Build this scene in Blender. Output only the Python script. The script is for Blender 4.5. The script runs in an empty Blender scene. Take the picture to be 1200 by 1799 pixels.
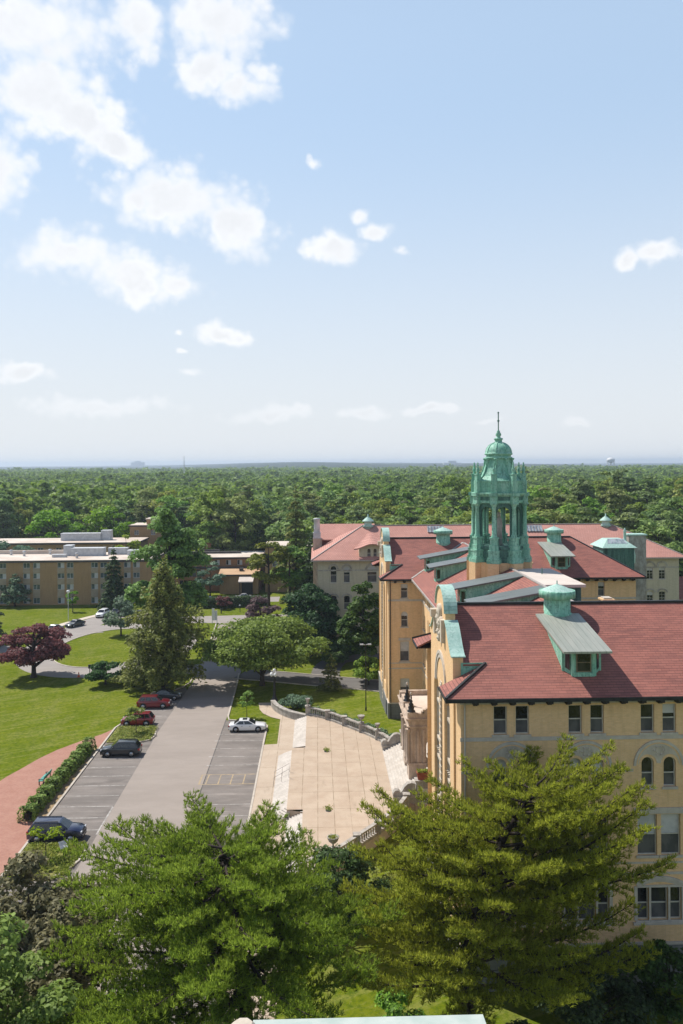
import bpy, bmesh, math, random
import numpy as np
from mathutils import Vector, Matrix
sc = bpy.context.scene
COL = sc.collection
R = math.radians

# ------------------------------------------------------------------ camera
cam = bpy.data.cameras.new('camera')
cam.sensor_fit = 'AUTO'; cam.sensor_width = 36.0
cam.lens = 36.0 * 1480 / 1799
cam.shift_y = -(899.5 - 814) / 1799
cam.clip_start = 0.5; cam.clip_end = 40000
camo = bpy.data.objects.new('camera', cam); COL.objects.link(camo)
camo.location = (0, 0, 34.3)
camo.rotation_euler = (Matrix.Rotation(-math.atan(43 / 1480), 4, 'Z') @ Matrix.Rotation(R(90), 4, 'X') @ Matrix.Rotation(-0.0055, 4, 'Z')).to_euler()
sc.camera = camo

# ------------------------------------------------------------------ world, sun, exposure
SUNV = Vector((-0.58, 0.46, 1.0)).normalized()
sun_el = math.asin(SUNV.z); sun_az = math.atan2(SUNV.x, SUNV.y)
sl = bpy.data.lights.new('sun', 'SUN'); sl.energy = 5.0; sl.angle = R(0.53); sl.color = (1.0, 0.955, 0.89)
so = bpy.data.objects.new('sun', sl); COL.objects.link(so)
so.rotation_euler = SUNV.to_track_quat('Z', 'Y').to_euler(); so.location = (-60, 60, 150)
sc.view_settings.view_transform = 'Standard'; sc.view_settings.look = 'None'
sc.view_settings.exposure = 0.24; sc.view_settings.gamma = 1.0
sc.cycles.max_bounces = 6; sc.cycles.diffuse_bounces = 3; sc.cycles.glossy_bounces = 2
sc.cycles.transmission_bounces = 2; sc.cycles.transparent_max_bounces = 4; sc.cycles.volume_bounces = 0
sc.cycles.use_denoising = True

CLOUDS = [(-0.3123,0.4542,0.0993,0.0437,-0.00,0.00),(-0.3186,0.4008,0.0687,0.0458,-0.00,0.00),(-0.2640,0.3766,0.0619,0.0335,-0.44,0.00),(-0.2290,0.3560,0.0360,0.0225,-0.35,0.03),(-0.2101,0.4685,0.0320,0.0313,-0.00,0.00),(-0.3574,0.3131,0.0336,0.0408,-0.00,0.00),(-0.1091,0.4785,0.0651,0.0422,-0.00,0.00),(-0.1259,0.4373,0.0450,0.0285,-0.00,0.00),(-0.0863,0.4142,0.0414,0.0180,-0.00,0.10),(-0.0627,0.4317,0.0301,0.0155,-0.00,0.20),(-0.1693,0.3022,0.0727,0.0392,-0.00,0.00),(-0.0971,0.2788,0.0586,0.0310,-0.35,0.00),(-0.2060,0.2980,0.0320,0.0210,-0.00,0.14),(-0.2834,0.2303,0.0564,0.0280,-0.00,0.00),(-0.2179,0.2198,0.0731,0.0287,-0.14,0.00),(-0.1568,0.2078,0.0391,0.0191,-0.09,0.05),(0.0237,0.2475,0.0365,0.0216,-0.00,0.02),(0.0509,0.2869,0.0209,0.0124,-0.00,0.28),(0.0677,0.2674,0.0229,0.0125,-0.00,0.05),(-0.0007,0.3433,0.0135,0.0102,-0.00,0.22),(0.0992,0.2478,0.0165,0.0057,-0.00,0.42),(0.3621,0.2194,0.0193,0.0134,-0.00,0.05),(0.3920,0.2260,0.0295,0.0132,-0.00,0.00),(-0.1078,0.1541,0.0399,0.0144,-0.00,0.05),(-0.1584,0.1583,0.0128,0.0065,-0.00,0.35),(-0.1559,0.1344,0.0128,0.0065,-0.00,0.35),(-0.1462,0.1096,0.0194,0.0066,-0.00,0.35),(-0.3322,0.1021,0.0403,0.0125,-0.00,0.10),(-0.2471,0.0677,0.1191,0.0155,-0.00,0.28),(-0.0515,0.0583,0.0807,0.0134,-0.00,0.30),(0.0564,0.0619,0.0438,0.0081,-0.00,0.20),(0.1337,0.0638,0.0401,0.0080,-0.00,0.22),(0.3027,0.0434,0.0251,0.0058,-0.00,0.20),(0.1967,0.0517,0.0263,0.0053,-0.00,0.30)]

class NT:
    def __init__(s, tree): s.t = tree; s.n = tree.nodes; s.l = tree.links
    def node(s, kind, **kw):
        nd = s.n.new(kind)
        for k, v in kw.items(): setattr(nd, k, v)
        return nd
    def put(s, sock, v):
        if isinstance(v, bpy.types.NodeSocket): s.l.new(v, sock)
        elif v is not None: sock.default_value = v
    def math(s, op, a, b=None, c=None, clamp=False):
        nd = s.node('ShaderNodeMath', operation=op, use_clamp=clamp)
        s.put(nd.inputs[0], a); s.put(nd.inputs[1], b); s.put(nd.inputs[2], c)
        return nd.outputs[0]
    def vmath(s, op, a, b=None, sc_=None):
        nd = s.node('ShaderNodeVectorMath', operation=op)
        s.put(nd.inputs[0], a)
        if b is not None: s.put(nd.inputs[1], b)
        if sc_ is not None: s.put(nd.inputs['Scale'], sc_)
        return nd.outputs['Value'] if op in ('LENGTH', 'DOT_PRODUCT') else nd.outputs['Vector']
    def sep(s, v):
        nd = s.node('ShaderNodeSeparateXYZ'); s.put(nd.inputs[0], v); return nd.outputs
    def comb(s, x=0.0, y=0.0, z=0.0):
        nd = s.node('ShaderNodeCombineXYZ')
        for i, v in enumerate((x, y, z)): s.put(nd.inputs[i], v)
        return nd.outputs[0]
    def noise(s, vec, scale, detail=3.0, rough=0.55, dist=0.0):
        nd = s.node('ShaderNodeTexNoise'); s.put(nd.inputs['Vector'], vec)
        nd.inputs['Scale'].default_value = scale; nd.inputs['Detail'].default_value = detail
        nd.inputs['Roughness'].default_value = rough; nd.inputs['Distortion'].default_value = dist
        return nd.outputs['Fac']
    def ramp(s, f, a, b, lo=0.0, hi=1.0, smooth=True):
        nd = s.node('ShaderNodeMapRange'); nd.interpolation_type = 'SMOOTHSTEP' if smooth else 'LINEAR'
        s.put(nd.inputs[0], f)
        for i, v in enumerate((a, b, lo, hi)): s.put(nd.inputs[i + 1], v)
        return nd.outputs[0]
    def mix(s, f, a, b, blend='MIX'):
        nd = s.node('ShaderNodeMix', data_type='RGBA', blend_type=blend)
        s.put(nd.inputs[0], f)
        for i, v in ((6, a), (7, b)):
            s.put(nd.inputs[i], (*v, 1.0) if isinstance(v, tuple) and len(v) == 3 else v)
        return nd.outputs[2]

w = bpy.data.worlds.new('World'); sc.world = w; w.use_nodes = True
T = NT(w.node_tree); T.n.clear()
sky = T.node('ShaderNodeTexSky', sky_type='NISHITA', sun_disc=False)
sky.sun_elevation = sun_el; sky.sun_rotation = sun_az
sky.altitude = 30; sky.air_density = 1.0; sky.dust_density = 0.9; sky.ozone_density = 1.6
gen = T.node('ShaderNodeTexCoord').outputs['Generated']
dirn = T.vmath('NORMALIZE', gen)
dx, dy, dz = T.sep(dirn)
az = T.math('ARCTAN2', dx, dy); el = T.math('ARCSINE', dz)
warp1 = T.node('ShaderNodeTexNoise'); T.put(warp1.inputs['Vector'], dirn); warp1.inputs['Scale'].default_value = 15; warp1.inputs['Detail'].default_value = 6
wv = T.vmath('SCALE', T.vmath('SUBTRACT', warp1.outputs['Color'], (0.5, 0.5, 0.5)), None, 0.045)
pos = T.vmath('ADD', T.comb(az, el, 0.0), wv)
dmin = None
for (ca, ce, ra, re, rot, off) in CLOUDS:
    mp = T.node('ShaderNodeMapping', vector_type='TEXTURE'); T.put(mp.inputs['Vector'], pos)
    mp.inputs['Location'].default_value = (ca, ce, 0); mp.inputs['Rotation'].default_value = (0, 0, rot); mp.inputs['Scale'].default_value = (ra*1.10, re*1.14, 1)
    sx, sy, sz = T.sep(mp.outputs[0])
    d = T.math('SQRT', T.math('ADD', T.math('MULTIPLY', sx, sx), T.math('MULTIPLY', sy, sy)))
    if off: d = T.math('ADD', d, off)
    if dmin is None: dmin = d
    else:
        nd = T.node('ShaderNodeMath', operation='SMOOTH_MIN'); T.put(nd.inputs[0], dmin); T.put(nd.inputs[1], d); nd.inputs[2].default_value = 0.05
        dmin = nd.outputs[0]
fb = T.noise(dirn, 26.0, 10.0, 0.66)
fb2 = T.noise(dirn, 11.0, 3.0, 0.5)
def vor(sc_):
    nd = T.node('ShaderNodeTexVoronoi', feature='SMOOTH_F1'); T.put(nd.inputs['Vector'], T.vmath('ADD', dirn, T.vmath('SCALE', wv, None, 0.25)))
    nd.inputs['Scale'].default_value = sc_; nd.inputs['Smoothness'].default_value = 0.35; return nd.outputs['Distance']
bil = T.math('ADD', T.math('MULTIPLY', vor(38.0), 0.62), T.math('MULTIPLY', vor(95.0), 0.38))
dd = T.math('ADD', dmin, T.math('MULTIPLY', T.math('SUBTRACT', T.math('ADD', T.math('MULTIPLY', fb, 0.7), T.math('MULTIPLY', T.noise(dirn, 75.0, 6.0, 0.6), 0.3)), 0.5), 1.15))
dd = T.math('ADD', dd, T.math('MULTIPLY', T.math('SUBTRACT', bil, 0.42), 0.85))
edge = T.ramp(fb2, 0.35, 0.65, 0.22, 0.66)
cov = T.math('MULTIPLY', T.ramp(dd, 1.20, edge), T.ramp(el, 0.02, 0.17, 0.42, 1.0))
# grey hollows inside the clouds
shade = T.math('SUBTRACT', 1.0, T.math('MULTIPLY', T.ramp(dd, 0.75, 0.2), T.ramp(T.math('ADD', T.math('MULTIPLY', fb2, 0.6), T.math('MULTIPLY', fb, 0.5)), 0.36, 0.66, 0.0, 0.12)))
cl = T.mix(shade, (0.0, 0.0, 0.0), (8.3, 8.4, 8.6))
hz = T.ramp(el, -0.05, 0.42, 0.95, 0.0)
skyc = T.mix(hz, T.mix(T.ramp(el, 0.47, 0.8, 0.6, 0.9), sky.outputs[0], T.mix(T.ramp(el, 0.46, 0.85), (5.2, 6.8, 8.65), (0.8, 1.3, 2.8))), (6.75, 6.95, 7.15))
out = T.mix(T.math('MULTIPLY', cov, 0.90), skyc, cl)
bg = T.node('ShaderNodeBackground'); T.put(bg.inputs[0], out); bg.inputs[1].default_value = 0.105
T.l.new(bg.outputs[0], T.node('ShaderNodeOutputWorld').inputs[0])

# ------------------------------------------------------------------ helpers
class MB:
    """collects shapes and links them as ONE mesh object"""
    def __init__(s): s.v = []; s.f = []; s.m = []; s.s = []; s.M = None; s.cm = 0; s.sm = False
    def add(s, vs, fs, mi=None, smooth=None):
        b = len(s.v)
        for p in vs:
            if s.M is not None: p = s.M @ Vector(p)
            s.v.append((p[0], p[1], p[2]))
        for f in fs:
            s.f.append([b + i for i in f]); s.m.append(s.cm if mi is None else mi); s.s.append(s.sm if smooth is None else smooth)
        return s
    def box(s, x0, x1, y0, y1, z0, z1, mi=None):
        return s.add([(x0,y0,z0),(x1,y0,z0),(x1,y1,z0),(x0,y1,z0),(x0,y0,z1),(x1,y0,z1),(x1,y1,z1),(x0,y1,z1)],
              [(3,2,1,0),(4,5,6,7),(0,1,5,4),(1,2,6,5),(2,3,7,6),(3,0,4,7)], mi, False)
    def poly(s, pts, mi=None): return s.add(pts, [list(range(len(pts)))], mi, False)
    def slab(s, pts, t, mi=None):
        """a flat polygon given a thickness t downwards"""
        n = len(pts); lo = [(p[0], p[1], p[2] - t) for p in pts]
        return s.add(list(pts) + lo, [list(range(n)), list(range(2*n-1, n-1, -1))] + [(i, n+i, n+(i+1)%n, (i+1)%n) for i in range(n)], mi, False)
    def prism(s, pts, axis, a0, a1, mi=None, smooth=False):
        """2D outline extruded along an axis ('x': pts are (y,z); 'y': (x,z); 'z': (x,y))"""
        mk = {'x': lambda p, a: (a, p[0], p[1]), 'y': lambda p, a: (p[0], a, p[1]), 'z': lambda p, a: (p[0], p[1], a)}[axis]
        n = len(pts)
        s.add([mk(p, a0) for p in pts] + [mk(p, a1) for p in pts], [list(range(n-1,-1,-1)), list(range(n, 2*n))], mi, False)
        s.add([mk(p, a0) for p in pts] + [mk(p, a1) for p in pts], [(i, (i+1)%n, n+(i+1)%n, n+i) for i in range(n)], mi, smooth)
        return s
    def bar(s, p0, p1, w_, h, mi=None, up=(0,0,1)):
        a = Vector(p0); b = Vector(p1); d = (b-a).normalized(); u = Vector(up)
        r = d.cross(u)
        if r.length < 1e-4: r = d.cross(Vector((1,0,0)))
        r.normalize(); u = r.cross(d)
        o = []
        for q in (a, b):
            for i, j in ((-1,-1),(1,-1),(1,1),(-1,1)): o.append(q + r*(w_/2*i) + u*(h/2*j))
        return s.add(o, [(0,1,2,3),(7,6,5,4),(0,4,5,1),(1,5,6,2),(2,6,7,3),(3,7,4,0)], mi, False)
    def tube(s, pts, rad, n=8, mi=None, smooth=True, cap=True):
        k = len(pts); rad = rad if hasattr(rad, '__len__') else [rad]*k
        vs = []; ref = Vector((0.3, 0.9, 0.2))
        for i, p in enumerate(pts):
            d = (Vector(pts[min(i+1,k-1)]) - Vector(pts[max(i-1,0)])).normalized()
            a = d.cross(ref)
            if a.length < 1e-3: a = d.cross(Vector((1,0,0)))
            a.normalize(); b = d.cross(a)
            for j in range(n):
                t = 2*math.pi*j/n
                vs.append(Vector(p) + (a*math.cos(t) + b*math.sin(t))*rad[i])
        fs = [(i*n+j, i*n+(j+1)%n, (i+1)*n+(j+1)%n, (i+1)*n+j) for i in range(k-1) for j in range(n)]
        s.add(vs, fs, mi, smooth)
        if cap: s.add(vs[:n], [list(range(n))], mi, False); s.add(vs[-n:], [list(range(n-1,-1,-1))], mi, False)
        return s
    def lathe(s, prof, c=(0,0,0), n=16, mi=None, smooth=True, a0=0.0):
        """prof: list of (r, z)"""
        k = len(prof); vs = []
        for r, z in prof:
            for j in range(n):
                t = a0 + 2*math.pi*j/n
                vs.append((c[0]+r*math.cos(t), c[1]+r*math.sin(t), c[2]+z))
        fs = [(i*n+j, i*n+(j+1)%n, (i+1)*n+(j+1)%n, (i+1)*n+j) for i in range(k-1) for j in range(n)]
        s.add(vs, fs, mi, smooth)
        if prof[0][0] > 1e-4: s.add(vs[:n], [list(range(n-1,-1,-1))], mi, False)
        if prof[-1][0] > 1e-4: s.add(vs[-n:], [list(range(n))], mi, False)
        return s
    def wall(s, O, U, N, L, z0, z1, ops=(), reveal=0.22, mi=None):
        """an upright wall face with real openings. O start, U along, N outwards (2D). ops: (u0,u1,z0,z1,rise) rise = height of the arch part"""
        P = lambda u, z, d=0.0: (O[0]+U[0]*u-N[0]*d, O[1]+U[1]*u-N[1]*d, z)
        us = sorted({0.0, L, *[o[0] for o in ops], *[o[1] for o in ops]}); zs = sorted({z0, z1, *[o[2] for o in ops], *[o[3] for o in ops]})
        for i in range(len(us)-1):
            for j in range(len(zs)-1):
                uc = (us[i]+us[i+1])/2; zc = (zs[j]+zs[j+1])/2
                if uc < 0 or uc > L or zc < z0 or zc > z1: continue
                if any(o[0] < uc < o[1] and o[2] < zc < o[3] for o in ops): continue
                s.poly([P(us[i],zs[j]), P(us[i+1],zs[j]), P(us[i+1],zs[j+1]), P(us[i],zs[j+1])], mi)
        for (u0,u1,a0,a1,rise) in ops:
            path = [(u0,a0),(u1,a0)]
            if rise > 0:
                k = 10; top = []
                for q in range(k+1):
                    t = math.pi*q/k
                    top.append(((u0+u1)/2+(u1-u0)/2*math.cos(t), a1-rise+rise*math.sin(t)))
                for q in range(k):
                    (ua,za),(ub,zb) = top[q], top[q+1]
                    s.poly([P(ub,zb),P(ua,za),P(ua,a1),P(ub,a1)], mi)
                path += top
            else: path += [(u1,a1),(u0,a1)]
            n = len(path)
            for q in range(n):
                (ua,za),(ub,zb) = path[q], path[(q+1)%n]
                s.poly([P(ua,za),P(ub,zb),P(ub,zb,reveal),P(ua,za,reveal)], mi)
        return s
    def mesh(s, name):
        me = bpy.data.meshes.new(name); me.from_pydata(s.v, [], s.f)
        me.polygons.foreach_set('material_index', s.m); me.polygons.foreach_set('use_smooth', s.s)
        me.update(); return me
    def build(s, name, mats, parent=None, loc=None):
        me = s.mesh(name)
        for m in (mats if isinstance(mats, (list, tuple)) else [mats]): me.materials.append(m)
        return link(name, me, parent, loc)

def link(name, me, parent=None, loc=None, rotz=0.0):
    o = bpy.data.objects.new(name, me); COL.objects.link(o)
    if parent is not None: o.parent = parent
    if loc is not None: o.location = loc
    if rotz: o.rotation_euler = (0, 0, rotz)
    return o
def tag(o, label=None, cat=None, group=None, kind=None):
    if label: o['label'] = label
    if cat: o['category'] = cat
    if group: o['group'] = group
    if kind: o['kind'] = kind
    return o
def thing(name, label, cat, loc=(0,0,0), rotz=0.0, group=None):
    o = bpy.data.objects.new(name, None); COL.objects.link(o); o.empty_display_size = 0.2
    o.location = loc; o.rotation_euler = (0, 0, rotz)
    return tag(o, label, cat, group)
def children_of(o): return [c for c in bpy.data.objects if c.parent == o]
def copy_tree(o, parent=None, kids=None):
    c = o.copy(); COL.objects.link(c)
    if parent is not None: c.parent = parent
    for ch in (kids or children_of)(o): copy_tree(ch, c, kids)
    return c

# ------------------------------------------------------------------ materials
def pmat(name, rough=0.8, metal=0.0, spec=0.3, coat=0.0):
    m = bpy.data.materials.new(name); m.use_nodes = True
    t = NT(m.node_tree); b = t.n['Principled BSDF']
    b.inputs['Roughness'].default_value = rough; b.inputs['Metallic'].default_value = metal
    b.inputs['Specular IOR Level'].default_value = spec; b.inputs['Coat Weight'].default_value = coat
    return m, t, b
def gpos(t): return t.node('ShaderNodeNewGeometry').outputs['Position']
def bump(t, b, h, strength=0.3, dist=0.05):
    nd = t.node('ShaderNodeBump'); nd.inputs['Strength'].default_value = strength; nd.inputs['Distance'].default_value = dist
    t.put(nd.inputs['Height'], h); t.l.new(nd.outputs[0], b.inputs['Normal'])
def M2(name, c1, c2, scale=2.0, rough=0.8, metal=0.0, spec=0.3, coat=0.0, bumps=0.0, lo=0.3, hi=0.7, fine=0.0, stretch=None):
    """two colours mixed by noise in world space"""
    m, t, b = pmat(name, rough, metal, spec, coat)
    p = gpos(t)
    if stretch: p = t.vmath('MULTIPLY', p, stretch)
    n = t.noise(p, scale, 5.0, 0.6)
    c = t.mix(t.ramp(n, lo, hi), c1, c2)
    if fine:
        n2 = t.noise(p, scale*9, 2.0)
        c = t.mix(t.ramp(n2, 0.3, 0.7, 0.0, fine), c, tuple(x*0.45 for x in c1))
    t.put(b.inputs['Base Color'], c)
    if bumps: bump(t, b, t.noise(p, scale*6, 3.0), bumps)
    return m
def facade_uv(t):
    g = t.node('ShaderNodeNewGeometry'); x, y, z = t.sep(g.outputs['Position']); nx, ny, nz = t.sep(g.outputs['Normal'])
    f = t.math('GREATER_THAN', t.math('ABSOLUTE', nx), t.math('ABSOLUTE', ny))
    s_ = t.math('ADD', t.math('MULTIPLY', f, y), t.math('MULTIPLY', t.math('SUBTRACT', 1.0, f), x))
    return s_, z, g.outputs['Position']
def brick_mat(name, c1, c2, mortar, bw=0.3, bh=0.1, rough=0.85, mort=0.012, patch=0.35, patchc=None, bmp=0.25, zscale=1.0):
    m, t, b = pmat(name, rough)
    s_, z, p = facade_uv(t)
    bt = t.node('ShaderNodeTexBrick'); t.put(bt.inputs['Vector'], t.comb(s_, t.math('MULTIPLY', z, zscale), 0.0))
    bt.inputs['Scale'].default_value = 1.0; bt.inputs['Brick Width'].default_value = bw; bt.inputs['Row Height'].default_value = bh
    bt.inputs['Mortar Size'].default_value = mort; bt.inputs['Mortar Smooth'].default_value = 0.3; bt.inputs['Bias'].default_value = 0.0
    for k, c in (('Color1', c1), ('Color2', c2), ('Mortar', mortar)): bt.inputs[k].default_value = (*c, 1)
    n = t.noise(p, 0.35, 6.0, 0.65)
    c = t.mix(t.ramp(n, 0.35, 0.75, 0.0, patch), bt.outputs['Color'], patchc or tuple(x*0.6 for x in c1))
    n3 = t.noise(t.vmath('MULTIPLY', p, (2.5, 2.5, 0.25)), 1.0, 4.0)
    c = t.mix(t.ramp(n3, 0.45, 0.8, 0.0, 0.42), c, tuple(x*0.5 for x in c1))
    c = t.mix(t.ramp(t.noise(t.vmath('MULTIPLY', p, (3.0, 3.0, 6.0)), 1.0, 3.0), 0.4, 0.75, 0.0, 0.35), c, tuple(x*0.62 for x in c1))
    t.put(b.inputs['Base Color'], c); bump(t, b, bt.outputs['Fac'], -bmp, 0.03)
    return m
def leaf_mat(name, c1, c2, scale=0.35, trans=0.40, hue=0.04, rough=0.6, objvar=True):
    m, t, b = pmat(name, rough, 0, 0.25)
    g = t.node('ShaderNodeNewGeometry')
    n = t.noise(g.outputs['Position'], scale, 3.0)
    c = t.mix(t.ramp(t.math('ADD', t.math('MULTIPLY', n, 0.7), t.math('MULTIPLY', g.outputs['Random Per Island'], 0.3)), 0.3, 0.7), c1, c2)
    hs = t.node('ShaderNodeHueSaturation'); t.put(hs.inputs['Color'], c)
    t.put(hs.inputs['Value'], t.ramp(g.outputs['Random Per Island'], 0, 1, 0.72, 1.28, False))
    if objvar:
        r_ = t.node('ShaderNodeObjectInfo').outputs['Random']
        t.put(hs.inputs['Hue'], t.ramp(r_, 0, 1, 0.5-hue, 0.5+hue*0.6, False))
        t.put(hs.inputs['Value'], t.math('MULTIPLY', t.ramp(g.outputs['Random Per Island'], 0, 1, 0.70, 1.32, False), t.ramp(t.math('FRACT', t.math('MULTIPLY', r_, 13.7)), 0, 1, 0.90, 1.16, False)))
        t.put(hs.inputs['Saturation'], t.ramp(t.math('FRACT', t.math('MULTIPLY', r_, 7.3)), 0, 1, 0.88, 1.15, False))
    t.put(b.inputs['Base Color'], hs.outputs[0])
    tr = t.node('ShaderNodeBsdfTranslucent'); t.put(tr.inputs[0], hs.outputs[0])
    mx = t.node('ShaderNodeMixShader'); mx.inputs[0].default_value = trans
    t.l.new(b.outputs[0], mx.inputs[1]); t.l.new(tr.outputs[0], mx.inputs[2])
    t.l.new(mx.outputs[0], t.n['Material Output'].inputs[0])
    return m

MT = {}
MT['brick'] = brick_mat('tan_brick', (0.82,0.535,0.285), (0.74,0.47,0.23), (0.66,0.47,0.28), 0.30, 0.085, patch=0.3, patchc=(0.74,0.52,0.29))
MT['creambrick'] = brick_mat('cream_brick', (0.55,0.49,0.36), (0.50,0.44,0.32), (0.47,0.42,0.33), 0.4, 0.12, patch=0.25)
MT['dormbrick'] = brick_mat('brown_brick', (0.40,0.25,0.115), (0.35,0.21,0.095), (0.38,0.27,0.16), 0.3, 0.1, patch=0.3)
MT['orangebrick'] = brick_mat('orange_brick', (0.36,0.17,0.075), (0.30,0.14,0.06), (0.30,0.2,0.12), 0.3, 0.1, patch=0.3)
MT['greybase'] = brick_mat('grey_granite_blocks', (0.20,0.20,0.19), (0.16,0.165,0.16), (0.13,0.13,0.13), 0.9, 0.36, mort=0.02, patch=0.3)
MT['stone'] = M2('limestone', (0.60,0.53,0.43), (0.46,0.39,0.31), 0.9, fine=0.25, bumps=0.2, stretch=(1,1,0.5))
MT['greystone'] = M2('weathered_grey_stone', (0.48,0.45,0.40), (0.25,0.22,0.19), 1.6, fine=0.35, bumps=0.3, stretch=(1,1,0.5))
MT['pinkstone'] = M2('weathered_brown_stone', (0.58,0.46,0.36), (0.34,0.265,0.205), 1.1, fine=0.35, bumps=0.3, stretch=(1,1,0.45))
MT['palestone'] = M2('pale_limestone_trim', (0.56,0.50,0.42), (0.45,0.40,0.34), 2.0, fine=0.15)
MT['tile'] = None
def tile_mat(name, c1, c2, c3, row=0.135, bw=0.34, bmp=0.7, streak=0.55):
    m, t, b = pmat(name, 0.78)
    s_, z, p = facade_uv(t)
    bt = t.node('ShaderNodeTexBrick'); t.put(bt.inputs['Vector'], t.comb(s_, z, 0.0))
    bt.inputs['Scale'].default_value = 1.0; bt.inputs['Brick Width'].default_value = bw; bt.inputs['Row Height'].default_value = row
    bt.inputs['Mortar Size'].default_value = row*0.13; bt.inputs['Mortar Smooth'].default_value = 0.6; bt.inputs['Bias'].default_value = -0.1
    for k, c in (('Color1', c1), ('Color2', c2), ('Mortar', tuple(x*0.35 for x in c1))): bt.inputs[k].default_value = (*c, 1)
    st = t.noise(t.comb(t.math('MULTIPLY', s_, 0.55), t.math('MULTIPLY', z, 5.0), 0.0), 1.0, 5.0, 0.65)
    c = t.mix(t.ramp(st, 0.42, 0.68, 0.0, streak), bt.outputs['Color'], c3)
    n = t.noise(p, 0.25, 4.0); c = t.mix(t.ramp(n, 0.4, 0.8, 0.0, 0.35), c, tuple(x*1.25 for x in c1))
    t.put(b.inputs['Base Color'], c); bump(t, b, bt.outputs['Fac'], -bmp, 0.05)
    return m
MT['tile'] = tile_mat('red_roof_tiles', (0.335,0.128,0.096), (0.265,0.098,0.076), (0.15,0.062,0.052), row=0.115, bw=0.55, bmp=0.8, streak=0.6)
MT['pinktile'] = tile_mat('pink_red_roof_tiles', (0.52,0.26,0.205), (0.47,0.225,0.175), (0.42,0.19,0.15), row=0.2, bmp=0.15, streak=0.3)
def copper_mat(name, c1, c2, c3, rough=0.6, vs=0.25):
    m, t, b = pmat(name, rough)
    p = gpos(t)
    n = t.noise(t.vmath('MULTIPLY', p, (2.2, 2.2, vs)), 1.3, 6.0, 0.7)
    n2 = t.noise(p, 5.0, 4.0, 0.7)
    c = t.mix(t.ramp(n, 0.38, 0.62), c1, c2); c = t.mix(t.ramp(n2, 0.48, 0.72, 0.0, 0.85), c, c3)
    c = t.mix(t.ramp(t.noise(t.vmath('MULTIPLY', p, (3.5, 3.5, 0.35)), 1.0, 5.0, 0.7), 0.52, 0.72, 0.0, 0.7), c, tuple(q*0.8 for q in c3))
    t.put(b.inputs['Base Color'], c); bump(t, b, n2, 0.15)
    return m
MT['copper'] = copper_mat('green_copper_patina', (0.17,0.405,0.29), (0.30,0.54,0.415), (0.055,0.155,0.115))
MT['darkcopper'] = copper_mat('dark_green_copper', (0.05,0.13,0.105), (0.09,0.21,0.165), (0.02,0.055,0.05))  # darker copper copy: shade of lantern arcade and attic wall put into its colour
MT['palecopper'] = copper_mat('pale_copper_cap', (0.33,0.50,0.43), (0.42,0.57,0.50), (0.20,0.36,0.30))
def seam_mat(name, c1, c2, axis='x', pitch=0.45):
    m, t, b = pmat(name, 0.5, 0.3)
    s_, z, p = facade_uv(t)
    x, y, zz = t.sep(p)
    a = x if axis == 'x' else y
    fr = t.math('FRACT', t.math('MULTIPLY', a, 1/pitch))
    ln = t.math('LESS_THAN', fr, 0.1)
    sv = t.vmath('MULTIPLY', p, (3, .25, .5) if axis == 'x' else (.25, 3, .5))
    n = t.noise(sv, 1.4, 5.0, 0.65)
    c = t.mix(t.ramp(n, 0.3, 0.7), c1, c2); c = t.mix(t.math('MULTIPLY', ln, 0.45), c, tuple(q*0.4 for q in c1))
    t.put(b.inputs['Base Color'], c); bump(t, b, ln, 0.4, 0.04)
    return m
MT['seamx'] = seam_mat('grey_green_standing_seam_roof', (0.30,0.32,0.27), (0.40,0.40,0.34), 'x', 0.42)
MT['seamy'] = seam_mat('dark_grey_standing_seam_roof', (0.13,0.15,0.15), (0.20,0.215,0.21), 'y', 0.42)
MT['black'] = M2('black_painted_metal', (0.012,0.014,0.015), (0.03,0.03,0.03), 3.0, rough=0.5)
MT['darkwood'] = M2('dark_wood_brackets', (0.025,0.022,0.02), (0.05,0.045,0.04), 3.0)
MT['soffit'] = M2('soffit_paint', (0.14,0.10,0.06), (0.10,0.075,0.05), 2.0)
MT['flashing'] = M2('grey_flashing', (0.42,0.38,0.34), (0.30,0.26,0.24), 3.0, rough=0.6)
MT['frame'] = M2('cream_window_paint', (0.55,0.52,0.44), (0.46,0.43,0.36), 4.0, rough=0.5)
MT['whiteframe'] = M2('white_window_paint', (0.72,0.72,0.70), (0.62,0.62,0.6), 4.0, rough=0.5)
MT['brownframe'] = M2('brown_window_paint', (0.20,0.15,0.09), (0.15,0.11,0.07), 4.0, rough=0.5)
def glass_mat(name, c1, c2, rough=0.06, spec=0.8):
    m, t, b = pmat(name, rough, 0, spec)
    p = gpos(t); n = t.noise(t.vmath('MULTIPLY', p, (1.2, 1.2, 0.7)), 1.3, 3.0)
    t.put(b.inputs['Base Color'], t.mix(t.ramp(n, 0.4, 0.62), c1, c2))
    bump(t, b, t.noise(p, 1.1, 1.0), 0.04, 0.3)
    return m
MT['glass'] = glass_mat('dark_window_glass', (0.010,0.011,0.013), (0.035,0.034,0.033), 0.08, 0.45)
MT['blueglass'] = glass_mat('blue_window_glass', (0.03,0.05,0.06), (0.09,0.13,0.15))
MT['greyglass'] = glass_mat('grey_screened_glass', (0.065,0.066,0.072), (0.11,0.108,0.11), 0.35, 0.3)
MT['blind'] = M2('white_window_blind', (0.55,0.54,0.52), (0.42,0.42,0.41), 1.5)
MT['skyglass'] = glass_mat('skylight_glass', (0.25,0.28,0.31), (0.45,0.48,0.5), 0.1)
MT['whiteroof'] = M2('white_roof_membrane', (0.62,0.54,0.47), (0.54,0.46,0.40), 0.4, fine=0.06)
MT['flatroof'] = M2('pale_gravel_roof', (0.66,0.58,0.50), (0.50,0.40,0.32), 0.16, fine=0.12)
MT['tanroof'] = M2('tan_gravel_roof', (0.56,0.37,0.21), (0.44,0.27,0.15), 0.25, fine=0.12)
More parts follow.
